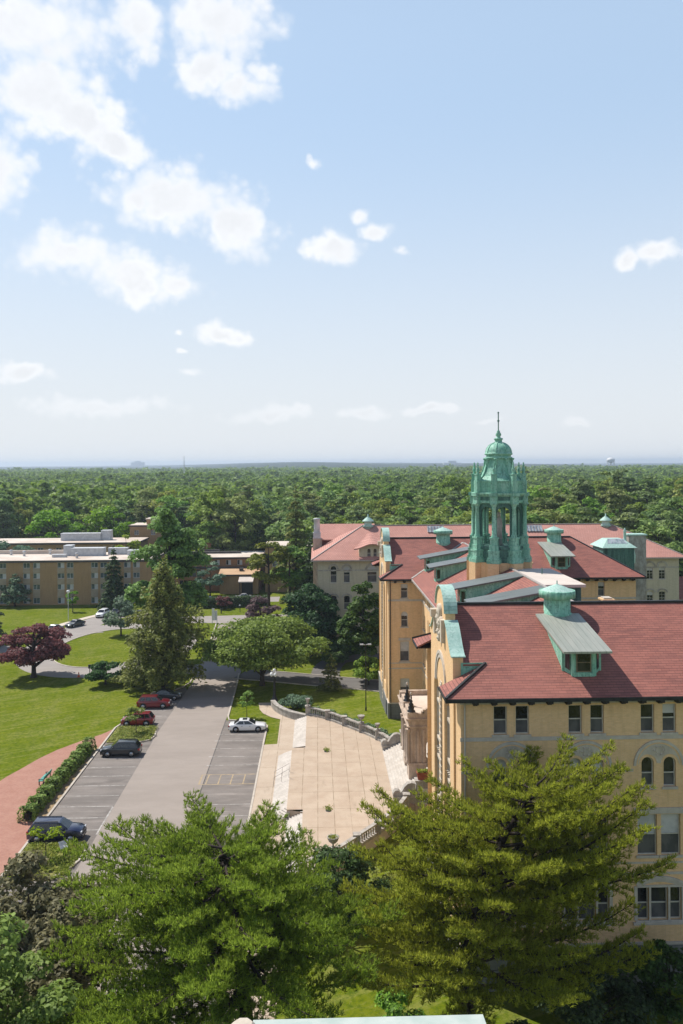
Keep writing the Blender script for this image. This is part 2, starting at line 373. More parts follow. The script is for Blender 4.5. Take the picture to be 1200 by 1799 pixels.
MT['fascia'] = M2('dark_roof_fascia', (0.055,0.048,0.045), (0.085,0.075,0.07), 0.8)
MT['spandrel'] = M2('pale_spandrel_panels', (0.38,0.31,0.22), (0.31,0.25,0.18), 1.2)
MT['hvac'] = M2('light_grey_sheet_metal', (0.55,0.56,0.57), (0.42,0.43,0.44), 1.2, rough=0.5)
MT['bark'] = M2('tree_bark', (0.075,0.055,0.04), (0.03,0.022,0.017), 3.0, bumps=0.6, stretch=(1,1,0.25))
MT['darkbark'] = M2('dark_pine_bark', (0.05,0.034,0.024), (0.02,0.014,0.011), 3.0, bumps=0.6, stretch=(1,1,0.3))
# ------------------------------------------------------------------ ground
def sstep(a, b, x):
    t = min(1.0, max(0.0, (x-a)/(b-a))); return t*t*(3-2*t)
def ground_z(x, y):
    z = -1.0 + 0.92*sstep(-2.5, 5, x)*sstep(84, 97, y)*(1-sstep(113, 127, y))
    if y > 2500:
        d = math.hypot(x, y); a = math.atan2(x, y)
        h = 10 + 9*math.sin(a*9+1.3) + 6*math.sin(a*23+0.4+y*0.0004) + 14*math.exp(-((a-0.0)/0.12)**2) + 5*math.sin(y*0.0011+a*4)
        z += sstep(2500, 5200, d)*max(0, h+9)
    return z
m, t, b = pmat('lawn_and_forest_floor', 0.95, 0, 0.0)
p = gpos(t); x_, y_, z_ = t.sep(p)
n1 = t.noise(p, 0.09, 5.0, 0.6); n2 = t.noise(p, 2.2, 5.0, 0.75); n3 = t.noise(t.vmath('MULTIPLY', p, (0.9, 0.25, 1)), 0.7, 4.0)
c = t.mix(t.ramp(n1, 0.35, 0.68), (0.108, 0.145, 0.006), (0.155, 0.18, 0.013))
c = t.mix(t.ramp(n3, 0.45, 0.75, 0.0, 0.6), c, (0.20, 0.20, 0.06))
sw = t.noise(t.vmath('MULTIPLY', t.comb(t.math('ADD', x_, t.math('MULTIPLY', y_, 0.55)), t.math('SUBTRACT', y_, t.math('MULTIPLY', x_, 0.55)), 0.0), (0.10, 1.1, 1)), 1.0, 4.0, 0.7)
c = t.mix(t.ramp(sw, 0.46, 0.62, 0.0, 0.65), c, (0.22, 0.225, 0.06))
c = t.mix(t.ramp(t.noise(p, 4.5, 3.0, 0.7), 0.55, 0.75, 0.0, 0.55), c, (0.22, 0.21, 0.075))
c = t.mix(t.ramp(n2, 0.40, 0.70, 0.0, 0.85), c, (0.055, 0.095, 0.008))
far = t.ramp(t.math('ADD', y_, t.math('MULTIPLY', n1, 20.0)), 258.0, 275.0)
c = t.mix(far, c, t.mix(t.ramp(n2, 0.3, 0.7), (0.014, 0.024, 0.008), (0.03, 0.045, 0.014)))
t.put(b.inputs['Base Color'], c); bump(t, b, t.noise(p, 9.0, 4.0, 0.7), 0.6, 0.08)
MT['grass'] = m
def asphalt(name, c1, c2, crack=0.0, lines=False):
    m, t, b = pmat(name, 0.9, 0, 0.2)
    p = gpos(t)
    n = t.noise(t.vmath('MULTIPLY', p, (0.35, 0.9, 1)), 0.5, 6.0, 0.65); f = t.noise(p, 14.0, 3.0, 0.8)
    c = t.mix(t.ramp(n, 0.3, 0.7), c1, c2)
    c = t.mix(t.ramp(f, 0.35, 0.75, 0.0, 0.22), c, tuple(q*0.5 for q in c1))
    if crack:
        s2 = t.noise(t.vmath('MULTIPLY', p, (0.12, 1.3, 1)), 1.0, 5.0, 0.7)
        c = t.mix(t.ramp(s2, 0.55, 0.72, 0.0, crack), c, tuple(q*1.7 for q in c2))
        s3 = t.noise(t.vmath('MULTIPLY', p, (0.25, 0.5, 1)), 0.8, 3.0, 0.6)
        c = t.mix(t.ramp(s3, 0.55, 0.75, 0.0, 0.5), c, tuple(q*0.5 for q in c1))
    t.put(b.inputs['Base Color'], c); bump(t, b, f, 0.15, 0.02)
    return m
MT['lane'] = asphalt('pale_worn_asphalt', (0.285,0.243,0.208), (0.33,0.283,0.243))
MT['lot'] = asphalt('dark_worn_asphalt', (0.165,0.145,0.128), (0.245,0.215,0.19), 0.6)
MT['road'] = asphalt('dark_road_asphalt', (0.13,0.12,0.11), (0.165,0.152,0.14))
MT['paving'] = asphalt('grey_road_asphalt', (0.28,0.25,0.225), (0.335,0.30,0.27))
MT['kerb'] = M2('concrete_kerb', (0.55,0.49,0.41), (0.42,0.37,0.31), 1.5, fine=0.2)
def slabs(name, c1, c2, cx, cy, ox=0.0, oy=0.0, joint=0.05):
    m, t, b = pmat(name, 0.88, 0, 0.2)
    p = gpos(t); x, y, z = t.sep(p)
    ux = t.math('DIVIDE', t.math('SUBTRACT', x, ox), cx); uy = t.math('DIVIDE', t.math('SUBTRACT', y, oy), cy)
    wob = t.math('MULTIPLY', t.math('SUBTRACT', t.noise(p, 1.2, 3.0), 0.5), 0.02)
    def jl(u, c):
        f = t.math('FRACT', t.math('ADD', u, wob)); e = t.math('MINIMUM', f, t.math('SUBTRACT', 1.0, f))
        return t.math('LESS_THAN', e, joint/c)
    cell = t.node('ShaderNodeTexWhiteNoise'); cell.noise_dimensions = '2D'
    t.put(cell.inputs['Vector'], t.comb(t.math('FLOOR', ux), t.math('FLOOR', uy), 0.0))
    n = t.noise(p, 0.5, 6.0, 0.65); f = t.noise(p, 7.0, 4.0, 0.7)
    c = t.mix(t.ramp(n, 0.3, 0.7), c1, c2)
    c = t.mix(t.math('MULTIPLY', cell.outputs[0], 0.22), c, tuple(q*0.72 for q in c1))
    st = t.noise(t.vmath('MULTIPLY', p, (1, 0.3, 1)), 0.8, 5.0, 0.7)
    c = t.mix(t.ramp(st, 0.56, 0.8, 0.0, 0.55), c, tuple(q*0.55 for q in c1))
    j = t.math('MAXIMUM', jl(ux, cx), jl(uy, cy))
    jn = t.ramp(t.noise(p, 0.8, 3.0), 0.35, 0.6, 0.25, 0.85)
    c = t.mix(t.math('MULTIPLY', j, jn), c, (0.22, 0.165, 0.105))
    t.put(b.inputs['Base Color'], c); bump(t, b, f, 0.12, 0.02)
    return m
MT['plaza'] = slabs('tan_concrete_slabs', (0.415,0.32,0.235), (0.485,0.39,0.295), 1.62, 4.3, -0.11, 92.3, 0.035)
MT['walk'] = slabs('pale_concrete_walk', (0.43,0.34,0.255), (0.495,0.405,0.31), 2.4, 6.0, -5.0, 92.0, 0.03)
MT['sidewalk'] = M2('pale_concrete_sidewalk', (0.60,0.52,0.43), (0.50,0.43,0.35), 0.8, fine=0.1)
MT['step'] = M2('white_granite_steps', (0.58,0.53,0.47), (0.46,0.415,0.36), 1.2, fine=0.15)
m, t, b = pmat('red_brick_pavers', 0.85)
p = gpos(t); bt = t.node('ShaderNodeTexBrick'); t.put(bt.inputs['Vector'], p)
bt.inputs['Scale'].default_value = 1.0; bt.inputs['Brick Width'].default_value = 0.24; bt.inputs['Row Height'].default_value = 0.12; bt.inputs['Mortar Size'].default_value = 0.012
for k, cc in (('Color1', (0.36,0.165,0.115)), ('Color2', (0.30,0.125,0.085)), ('Mortar', (0.33,0.2,0.15))): bt.inputs[k].default_value = (*cc, 1)
c = t.mix(t.ramp(t.noise(p, 0.7, 6.0, 0.7), 0.35, 0.75, 0.0, 0.55), bt.outputs['Color'], (0.42,0.235,0.17))
c = t.mix(t.ramp(t.noise(p, 5.0, 3.0, 0.7), 0.5, 0.8, 0.0, 0.5), c, (0.2,0.09,0.06))
t.put(b.inputs['Base Color'], c); MT['pavers'] = m
MT['mulch'] = M2('tan_mulch', (0.40,0.28,0.14), (0.22,0.15,0.08), 3.0, fine=0.4, bumps=0.5)
MT['whitepaint'] = M2('worn_white_road_paint', (0.50,0.47,0.43), (0.27,0.25,0.225), 1.6, lo=0.35, hi=0.6)
MT['yellowpaint'] = M2('worn_yellow_road_paint', (0.44,0.33,0.19), (0.28,0.225,0.155), 2.5)
MT['seamline'] = M2('asphalt_seam_tar', (0.05,0.047,0.045), (0.12,0.11,0.10), 2.0)

def axis(lo, hi, step, out):
    a = list(np.arange(lo, hi+0.01, step)); d = step; x = hi
    while x < out: d *= 1.3; x += d; a.append(x)
    return a
xs = axis(0, 60, 2.5, 11000); xs = [-q for q in xs[:0:-1]] + xs
ys = [-400, -150, -60, -20] + axis(0, 160, 2.5, 11500)
mb = MB(); nx = len(xs)
mb.add([(x, y, ground_z(x, y)) for y in ys for x in xs], [(j*nx+i, j*nx+i+1, (j+1)*nx+i+1, (j+1)*nx+i) for j in range(len(ys)-1) for i in range(nx-1)], None, True)
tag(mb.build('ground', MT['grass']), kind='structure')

def sheet(name, pts, z, m, kind='structure'):
    mb = MB(); mb.poly([(x, y, z) for x, y in pts])
    return tag(mb.build(name, m), kind=kind)
def strip(mb, A, B, z, mi=None):
    for i in range(len(A)-1): mb.poly([(*A[i], z), (*B[i], z), (*B[i+1], z), (*A[i+1], z)], mi)
def offset_path(P, d):
    out = []
    for i in range(len(P)):
        a = Vector(P[max(i-1,0)]); b_ = Vector(P[min(i+1,len(P)-1)]); t_ = (b_-a).normalized()
        out.append((P[i][0]-t_.y*d, P[i][1]+t_.x*d))
    return out
def smooth_path(P, k=3):
    for _ in range(k):
        Q = [P[0]]
        for i in range(len(P)-1):
            (a, b_), (c_, d) = P[i], P[i+1]
            Q += [(a*.75+c_*.25, b_*.75+d*.25), (a*.25+c_*.75, b_*.25+d*.75)]
        P = Q + [P[-1]]
    return P
def kerb(name, P, wd=0.22, h=0.13, z=-1.0, closed=False):
    if closed: P = P + [P[0]]
    A = offset_path(P, wd/2); B = offset_path(P, -wd/2); mb = MB()
    for i in range(len(P)-1):
        lo, hi = z-0.1, z+h
        a0, a1, b0, b1 = A[i], A[i+1], B[i], B[i+1]
        mb.poly([(*b0,hi),(*b1,hi),(*a1,hi),(*a0,hi)]); mb.poly([(*a0,lo),(*a0,hi),(*a1,hi),(*a1,lo)]); mb.poly([(*b0,hi),(*b0,lo),(*b1,lo),(*b1,hi)])
    for i in (0, len(P)-1): mb.poly([(*A[i],z-.1),(*B[i],z-.1),(*B[i],z+h),(*A[i],z+h)])
    return tag(mb.build(name, MT['kerb']), kind='structure')

ZG = -1.0
# drive lane with the bays on both sides
lane_r = [(-12.75, 30), (-12.75, 117), (-12.9, 135), (-13.2, 150)]
sheet('lane', [(-21.15, 112), (-21.15, 30), (-12.75, 30), (-12.75, 117), (-12.95, 135), (-13.3, 155), (-14.5, 172), (-16.5, 188), (-22.0, 188), (-21.2, 172), (-20.7, 157), (-20.3, 137)], ZG+0.012, MT['lane'])
sheet('parking_bay', [(-27.1, 30), (-20.2, 30), (-20.2, 116), (-20.0, 131), (-21.0, 133.8), (-22.6, 131.4), (-27.1, 114)], ZG+0.008, MT['lot'])
sheet('parking_bay', [(-12.75, 30), (-7.0, 30), (-6.9, 113.6), (-7.3, 115), (-12.4, 116.4), (-12.75, 116.4)], ZG+0.008, MT['lot'])
sheet('road', [(-36, 190), (-30, 188), (-22, 187.8), (-16.5, 187.8), (-8, 189), (4, 192), (4, 198.5), (-12, 197.5), (-29, 196.2), (-36, 197.5), (-46, 203), (-49, 199)], ZG+0.016, MT['paving'])
# loop drive round an oval lawn
def ell(cx, cy, a, b_, n=48, p=2.0): return [(cx+a*math.copysign(abs(math.cos(2*math.pi*i/n))**(2/p), math.cos(2*math.pi*i/n)), cy+b_*math.copysign(abs(math.sin(2*math.pi*i/n))**(2/p), math.sin(2*math.pi*i/n))) for i in range(n)]
inn = ell(-40.3, 165, 10.0, 17.2); outr = ell(-40.3, 165, 16.3, 24.2)
mb = MB(); strip(mb, outr+[outr[0]], inn+[inn[0]], ZG+0.012)
tag(mb.build('road', MT['paving']), kind='structure')
cl = smooth_path([(-48, 177), (-52, 184), (-50, 192), (-47, 199), (-40, 204)], 3)
mb = MB(); strip(mb, offset_path(cl, 3.4), offset_path(cl, -3.4), ZG+0.016); tag(mb.build('road', MT['paving']), kind='structure')
cl = smooth_path([(-53.5, 159), (-60, 164), (-70, 166), (-95, 168)], 3)
mb = MB(); strip(mb, offset_path(cl, 2.6), offset_path(cl, -2.6), ZG+0.016); tag(mb.build('road', MT['paving']), kind='structure')
cl = smooth_path([(-34, 142.5), (-28, 143.5), (-20, 146), (-15, 150)], 2)
mb = MB(); strip(mb, offset_path(cl, 2.9), offset_path(cl, -2.9), ZG+0.020); tag(mb.build('road', MT['paving']), kind='structure')
cl = smooth_path([(-57.5, 178), (-57.2, 186), (-54.5, 193), (-51.2, 200), (-47, 208), (-47, 213)], 3)
mb = MB(); strip(mb, offset_path(cl, 0.9), offset_path(cl, -0.9), ZG+0.05); tag(mb.build('pavement', MT['sidewalk']), kind='structure')
kerb('kerb', inn[::-1], 0.25, 0.1, closed=True)
kerb('kerb', [(-27.2, 30), (-27.2, 113.6), (-22.9, 131.4), (-21.4, 134), (-20.7, 136.5), (-20.6, 146)])
kerb('kerb', [(-6.95, 105.9), (-6.9, 113.4), (-7.4, 115), (-12.3, 116.4), (-12.6, 118), (-13.0, 135), (-13.3, 142)])
kerb('kerb', [(-22.5, 187.5), (-21.6, 172), (-21.0, 158), (-20.9, 152)])
kerb('kerb', [(-6.95, 40), (-6.95, 87), (-6.95, 105.9)], 0.2, 0.11)
# dark drive in front of the cream building
cl = smooth_path([(-13, 142), (-6, 139.5), (1, 136.5), (8, 134), (13, 131.5), (30, 131)], 3)
mb = MB(); strip(mb, offset_path(cl, 3.1), offset_path(cl, -3.1), ZG+0.022); tag(mb.build('road', MT['road']), kind='structure')
kerb('kerb', offset_path(cl, 3.2), 0.2, 0.1); kerb('kerb', offset_path(cl, -3.2), 0.2, 0.1)
cl = smooth_path([(1, 138), (1.5, 146), (3.5, 152), (12, 154)], 3)
mb = MB(); strip(mb, offset_path(cl, 2.4), offset_path(cl, -2.4), ZG+0.026); tag(mb.build('road', MT['road']), kind='structure')
sheet('road', [(-37, 214.5), (-10, 216), (-10, 224), (-37, 223)], ZG+0.012, MT['paving'])
for ya, yb in ((300, 340),):
    sheet('road', [(-19, ya), (-12, ya), (-14, yb), (-21, yb)], ZG+0.02, MT['paving'])
# brick walk, mulch bed, planted islands
sheet('brick_path', [(-27.3, 30), (-27.3, 113.3), (-28.3, 111.2), (-30.4, 108.4), (-32.4, 105.2), (-33.6, 102.3), (-34.5, 99.1), (-35.3, 96.6), (-36.2, 92.5), (-36.8, 88), (-37, 80), (-37, 30)], ZG+0.02, MT['pavers'])
sheet('mulch_bed', [(-29.4, 84.2), (-27.35, 84.2), (-27.35, 106), (-29.2, 106)], ZG+0.03, MT['mulch'])
isl1 = [(-26.95, 107.6), (-23, 107.5), (-21.6, 108.3), (-21.2, 110), (-21.5, 112), (-22.4, 113.4), (-24, 114), (-26.95, 114)]
isl2 = [(-27.05, 72), (-23, 72.3), (-21.9, 73.8), (-21.4, 75.6), (-21.3, 77.4), (-22, 78.7), (-23.2, 79.1), (-27.05, 79.3)]
def weed_ground(name, c1, c2):
    m, t, b = pmat(name, 0.95, 0, 0.1); p = gpos(t)
    n = t.noise(p, 1.3, 5.0, 0.7); f = t.noise(p, 7.0, 3.0, 0.7)
    c = t.mix(t.ramp(n, 0.3, 0.65), c1, c2); c = t.mix(t.ramp(f, 0.4, 0.8, 0.0, 0.7), c, (0.04,0.055,0.012))
    t.put(b.inputs['Base Color'], c); bump(t, b, f, 0.8, 0.15); return m
MT['weeds'] = weed_ground('weedy_soil', (0.12,0.165,0.022), (0.30,0.27,0.10))
for isl in (isl1, isl2):
    sheet('planting_bed', isl, ZG+0.10, MT['weeds'])
    kerb('kerb', isl[1:-1] if isl is isl1 else isl[1:-1], 0.2, 0.15)
# road markings
mb = MB(); zl = ZG+0.016
def mark(x0, x1, y0, y1): mb.poly([(x0,y0,zl),(x1,y0,zl),(x1,y1,zl),(x0,y1,zl)])
for y in (75.9, 78.85, 81.8, 84.7, 87.6, 99.0, 101.9, 104.8, 107.7, 110.2):
    mark(-13.25, -12.45, y, y+0.13); mark(-12.2, -7.1, y, y+0.1)
for k in range(16):
    y = 82.0 + 2.82*k
    if y > 105 and y < 116: continue
    if y < 128: mark(-27.0, -21.3, y, y+0.11)
mark(-21.32, -21.16, 81, 87.5)
tag(mb.build('road_markings', MT['whitepaint']), kind='structure')
mb = MB()
mark(-13.3, -7.1, 93.1, 93.25); mark(-13.3, -7.1, 96.0, 96.15); mark(-13.3, -13.1, 93.25, 96.0)
for x in (-12.55, -11.2, -9.85, -8.45): mb.poly([(x,93.25,zl),(x+.14,93.25,zl),(x+.2,96,zl),(x+.06,96,zl)])
tag(mb.build('road_markings', MT['yellowpaint']), kind='structure')
mb = MB(); zl = ZG+0.015; mark(-12.8, -12.7, 70, 117); tag(mb.build('tar_seam', MT['seamline']), kind='structure')

# ------------------------------------------------------------------ walk, steps, plaza
walk = [(-6.85, 40), (-3.0, 40), (-2.6, 76), (-2.6, 118.2), (-4.4, 119.2), (-6.0, 121.4), (-6.6, 124.5), (-8.8, 124.5), (-8.4, 121), (-7.8, 119.2), (-6.6, 117.4), (-5.25, 116.3), (-5.2, 106.1), (-6.85, 105.9)]
sheet('pavement', walk, -0.93, MT['walk'])
YC = 92.7
farp = [(-1.6, 115.3), (1.35, 113.0), (3.9, 109.5), (6.08, 106.6), (7.75, 103.8), (8.75, 101.3)]
arc_far = smooth_path(farp, 3)
arc_near = [(x, 2*YC-y) for x, y in arc_far]
mb = MB()
step_x = [(-4.9, -3.2), (-3.2, -1.6)]
deck = [(-1.6, 2*YC-115.3)] + [(-1.6, 83.0), (-3.2, 83.6), (-3.2, 101.8), (-1.6, 102.4), (-1.6, 115.3)] + arc_far[1:] + [(14.0, 101.3), (14.0, 2*YC-101.3)] + arc_near[::-1][:-1]
for i in range(len(deck)):
    a, b_ = deck[i], deck[(i+1) % len(deck)]; mb.poly([(*a, -1.4), (*b_, -1.4), (*b_, 0), (*a, 0)])
mb.poly([(-3.2, 2*YC-101.3, 0), (14, 2*YC-101.3, 0), (14, 101.3, 0), (-3.2, 101.3, 0)])
mb.poly([(-3.2, 83.6, 0), (-1.6, 83.6, 0), (-1.6, 2*YC-101.3, 0), (-3.2, 2*YC-101.3, 0)]); mb.poly([(-3.2, 101.3, 0), (-1.6, 101.3, 0), (-1.6, 101.8, 0), (-3.2, 101.8, 0)])
for arc in (arc_far, arc_near):
    for (xa, ya), (xb, yb) in zip(arc[:-1], arc[1:]):
        q = [(-1.6, ya, 0), (xa, ya, 0), (xb, yb, 0), (-1.6, yb, 0)]; mb.poly(q if arc is arc_near else q[::-1])
pl = tag(mb.build('plaza', MT['plaza']), kind='structure')
# front steps: three flights with quarter-round ends
mb = MB(); n = 6
for k in range(n):
    z = -0.93 + 0.93*(k+1)/(n+1); e = (n-k)*0.27
    x0 = -3.2-e
    r_ = 0.9
    out = [(-3.19, 83.6), (-3.19, 101.8), (x0+r_, 101.6)] if False else None
    pts = [(-3.15, 83.55-0.0*e), (x0+0.8, 83.55-e*0.45), (x0, 84.5-e*0.25), (x0, 101.0+e*0.25), (x0+0.8, 101.85+e*0.45), (-3.15, 101.85)]
    mb.prism(pts[::-1], 'z', -1.2, z)
    for (ya, yb) in ((69.5, 83.5), (101.9, 115.6)):
        mb.box(-1.6-e, -1.55, ya, yb, -1.2, z+0.002)
tag(mb.build('stone_steps', MT['step']), kind='structure')
# ------------------------------------------------------------------ windows
WC = {}
def arch_outline(w_, h, rise, k=8):
    pts = [(-w_/2, 0), (w_/2, 0)]
    if rise > 0:
        for q in range(k+1):
            t = math.pi*q/k; pts.append((w_/2*math.cos(t), h-rise+rise*math.sin(t)))
    else: pts += [(w_/2, h), (-w_/2, h)]
    return pts
def window_meshes(w_, h, rise, style):
    key = (round(w_,2), round(h,2), round(rise,2), style)
    if key in WC: return WC[key]
    fm, gm, blind, vbar = style
    mb = MB(); fw = 0.07; y0, y1 = 0.10, 0.17
    o = arch_outline(w_, h, rise); i_ = arch_outline(w_-2*fw, h-2*fw, max(0, rise-fw) if rise else 0)
    i_ = [(x, z+fw) for x, z in i_]; n = len(o)
    for q in range(n):
        a, b_, c_, d = o[q], o[(q+1)%n], i_[(q+1)%n], i_[q]
        mb.poly([(a[0],y0,a[1]),(b_[0],y0,b_[1]),(c_[0],y0,c_[1]),(d[0],y0,d[1])])
        mb.poly([(d[0],y0,d[1]),(c_[0],y0,c_[1]),(c_[0],y1,c_[1]),(d[0],y1,d[1])])
    zm = (h-rise*0.5)*0.5 if not vbar == 'slide' else None
    if vbar == 'slide': mb.box(-0.03, 0.03, y0, y1, fw, h-fw)
    else:
        mb.box(-w_/2+fw, w_/2-fw, y0-0.02, y1-0.01, zm-0.035, zm+0.035)
        if vbar: mb.box(-0.018, 0.018, y0+0.01, y1-0.012, fw, h-fw-(rise*0.3 if rise else 0))
        if vbar == 'grid':
            for q in (0.25, 0.75): mb.box(-w_/2+fw, w_/2-fw, y0+0.012, y1-0.014, h*q-0.015, h*q+0.015)
    fme = mb.mesh('window'); fme.materials.append(MT[fm])
    pb = MB(); pb.poly([(x, 0.16, z) for x, z in i_]); pme = pb.mesh('pane'); pme.materials.append(MT[gm])
    sme = None
    if vbar != 'slide' and vbar != 'grid' and gm == 'glass':
        q = MB(); q.poly([(-w_/2+fw, .152, fw), (w_/2-fw, .152, fw), (w_/2-fw, .152, zm-.03), (-w_/2+fw, .152, zm-.03)]); sme = q.mesh('screen'); sme.materials.append(MT['greyglass'])
    bme = None
    if blind:
        bb = MB(); zb = h*(1-blind)
        if blind > 0:
            top = [(x, z) for x, z in i_ if z > zb]
            top = [(w_/2-fw, zb)] + top + [(-w_/2+fw, zb)]
            bb.poly([(x, 0.145, z) for x, z in top])
        else:
            bb.poly([(0.03, 0.145, fw+.02), (w_/2-fw-.02, 0.145, fw+.02), (w_/2-fw-.02, 0.145, h-fw-.02), (0.03, 0.145, h-fw-.02)])
        bme = bb.mesh('blind'); bme.materials.append(MT['blind'])
    WC[key] = (fme, pme, bme, sme); return WC[key]
WRND = random.Random(5)
SC = {}
def put_window(parent, x, y, z, rotz, w_, h, rise=0.0, style=('frame', 'glass', 0, None), sill=0, inset=0.08):
    fme, pme, bme, sme = window_meshes(w_, h, rise, style)
    f = link('window', fme, parent, (x, y, z), rotz); link('pane', pme, f)
    if bme: link('blind', bme, f)
    if sme: link('screen', sme, f)
    if sill:
        key = (round(w_, 2), inset)
        if key not in SC:
            q = MB(); q.box(-w_/2-.12, w_/2+.12, -inset-.09, -inset+.1, -.17, -.004); SC[key] = q.mesh('sill'); SC[key].materials.append(MT['palestone'])
        link('sill', SC[key], f)
    return f
ROT = {(0,-1): 0.0, (-1,0): -math.pi/2, (1,0): math.pi/2, (0,1): math.pi}
def facade(parent, name, mats, O, U, N, L, z0, z1, ops, style=('frame','glass',0,None), reveal=0.2, blindset=(0,), sill=True, win=True, sillmat=None):
    """a wall with openings and a window in each"""
    mb = MB(); mb.wall(O, U, N, L, z0, z1, ops, reveal+0.06)
    wo = mb.build(name, mats, parent)
    for (u0, u1, a0, a1, rise) in ops:
        uc = (u0+u1)/2; x = O[0]+U[0]*uc-N[0]*(reveal-0.12); y = O[1]+U[1]*uc-N[1]*(reveal-0.12)
        st = (style[0], style[1], WRND.choice(blindset), style[3])
        put_window(parent, x, y, a0, ROT[N], u1-u0, a1-a0, rise, st, sill, reveal-.12)
    return wo

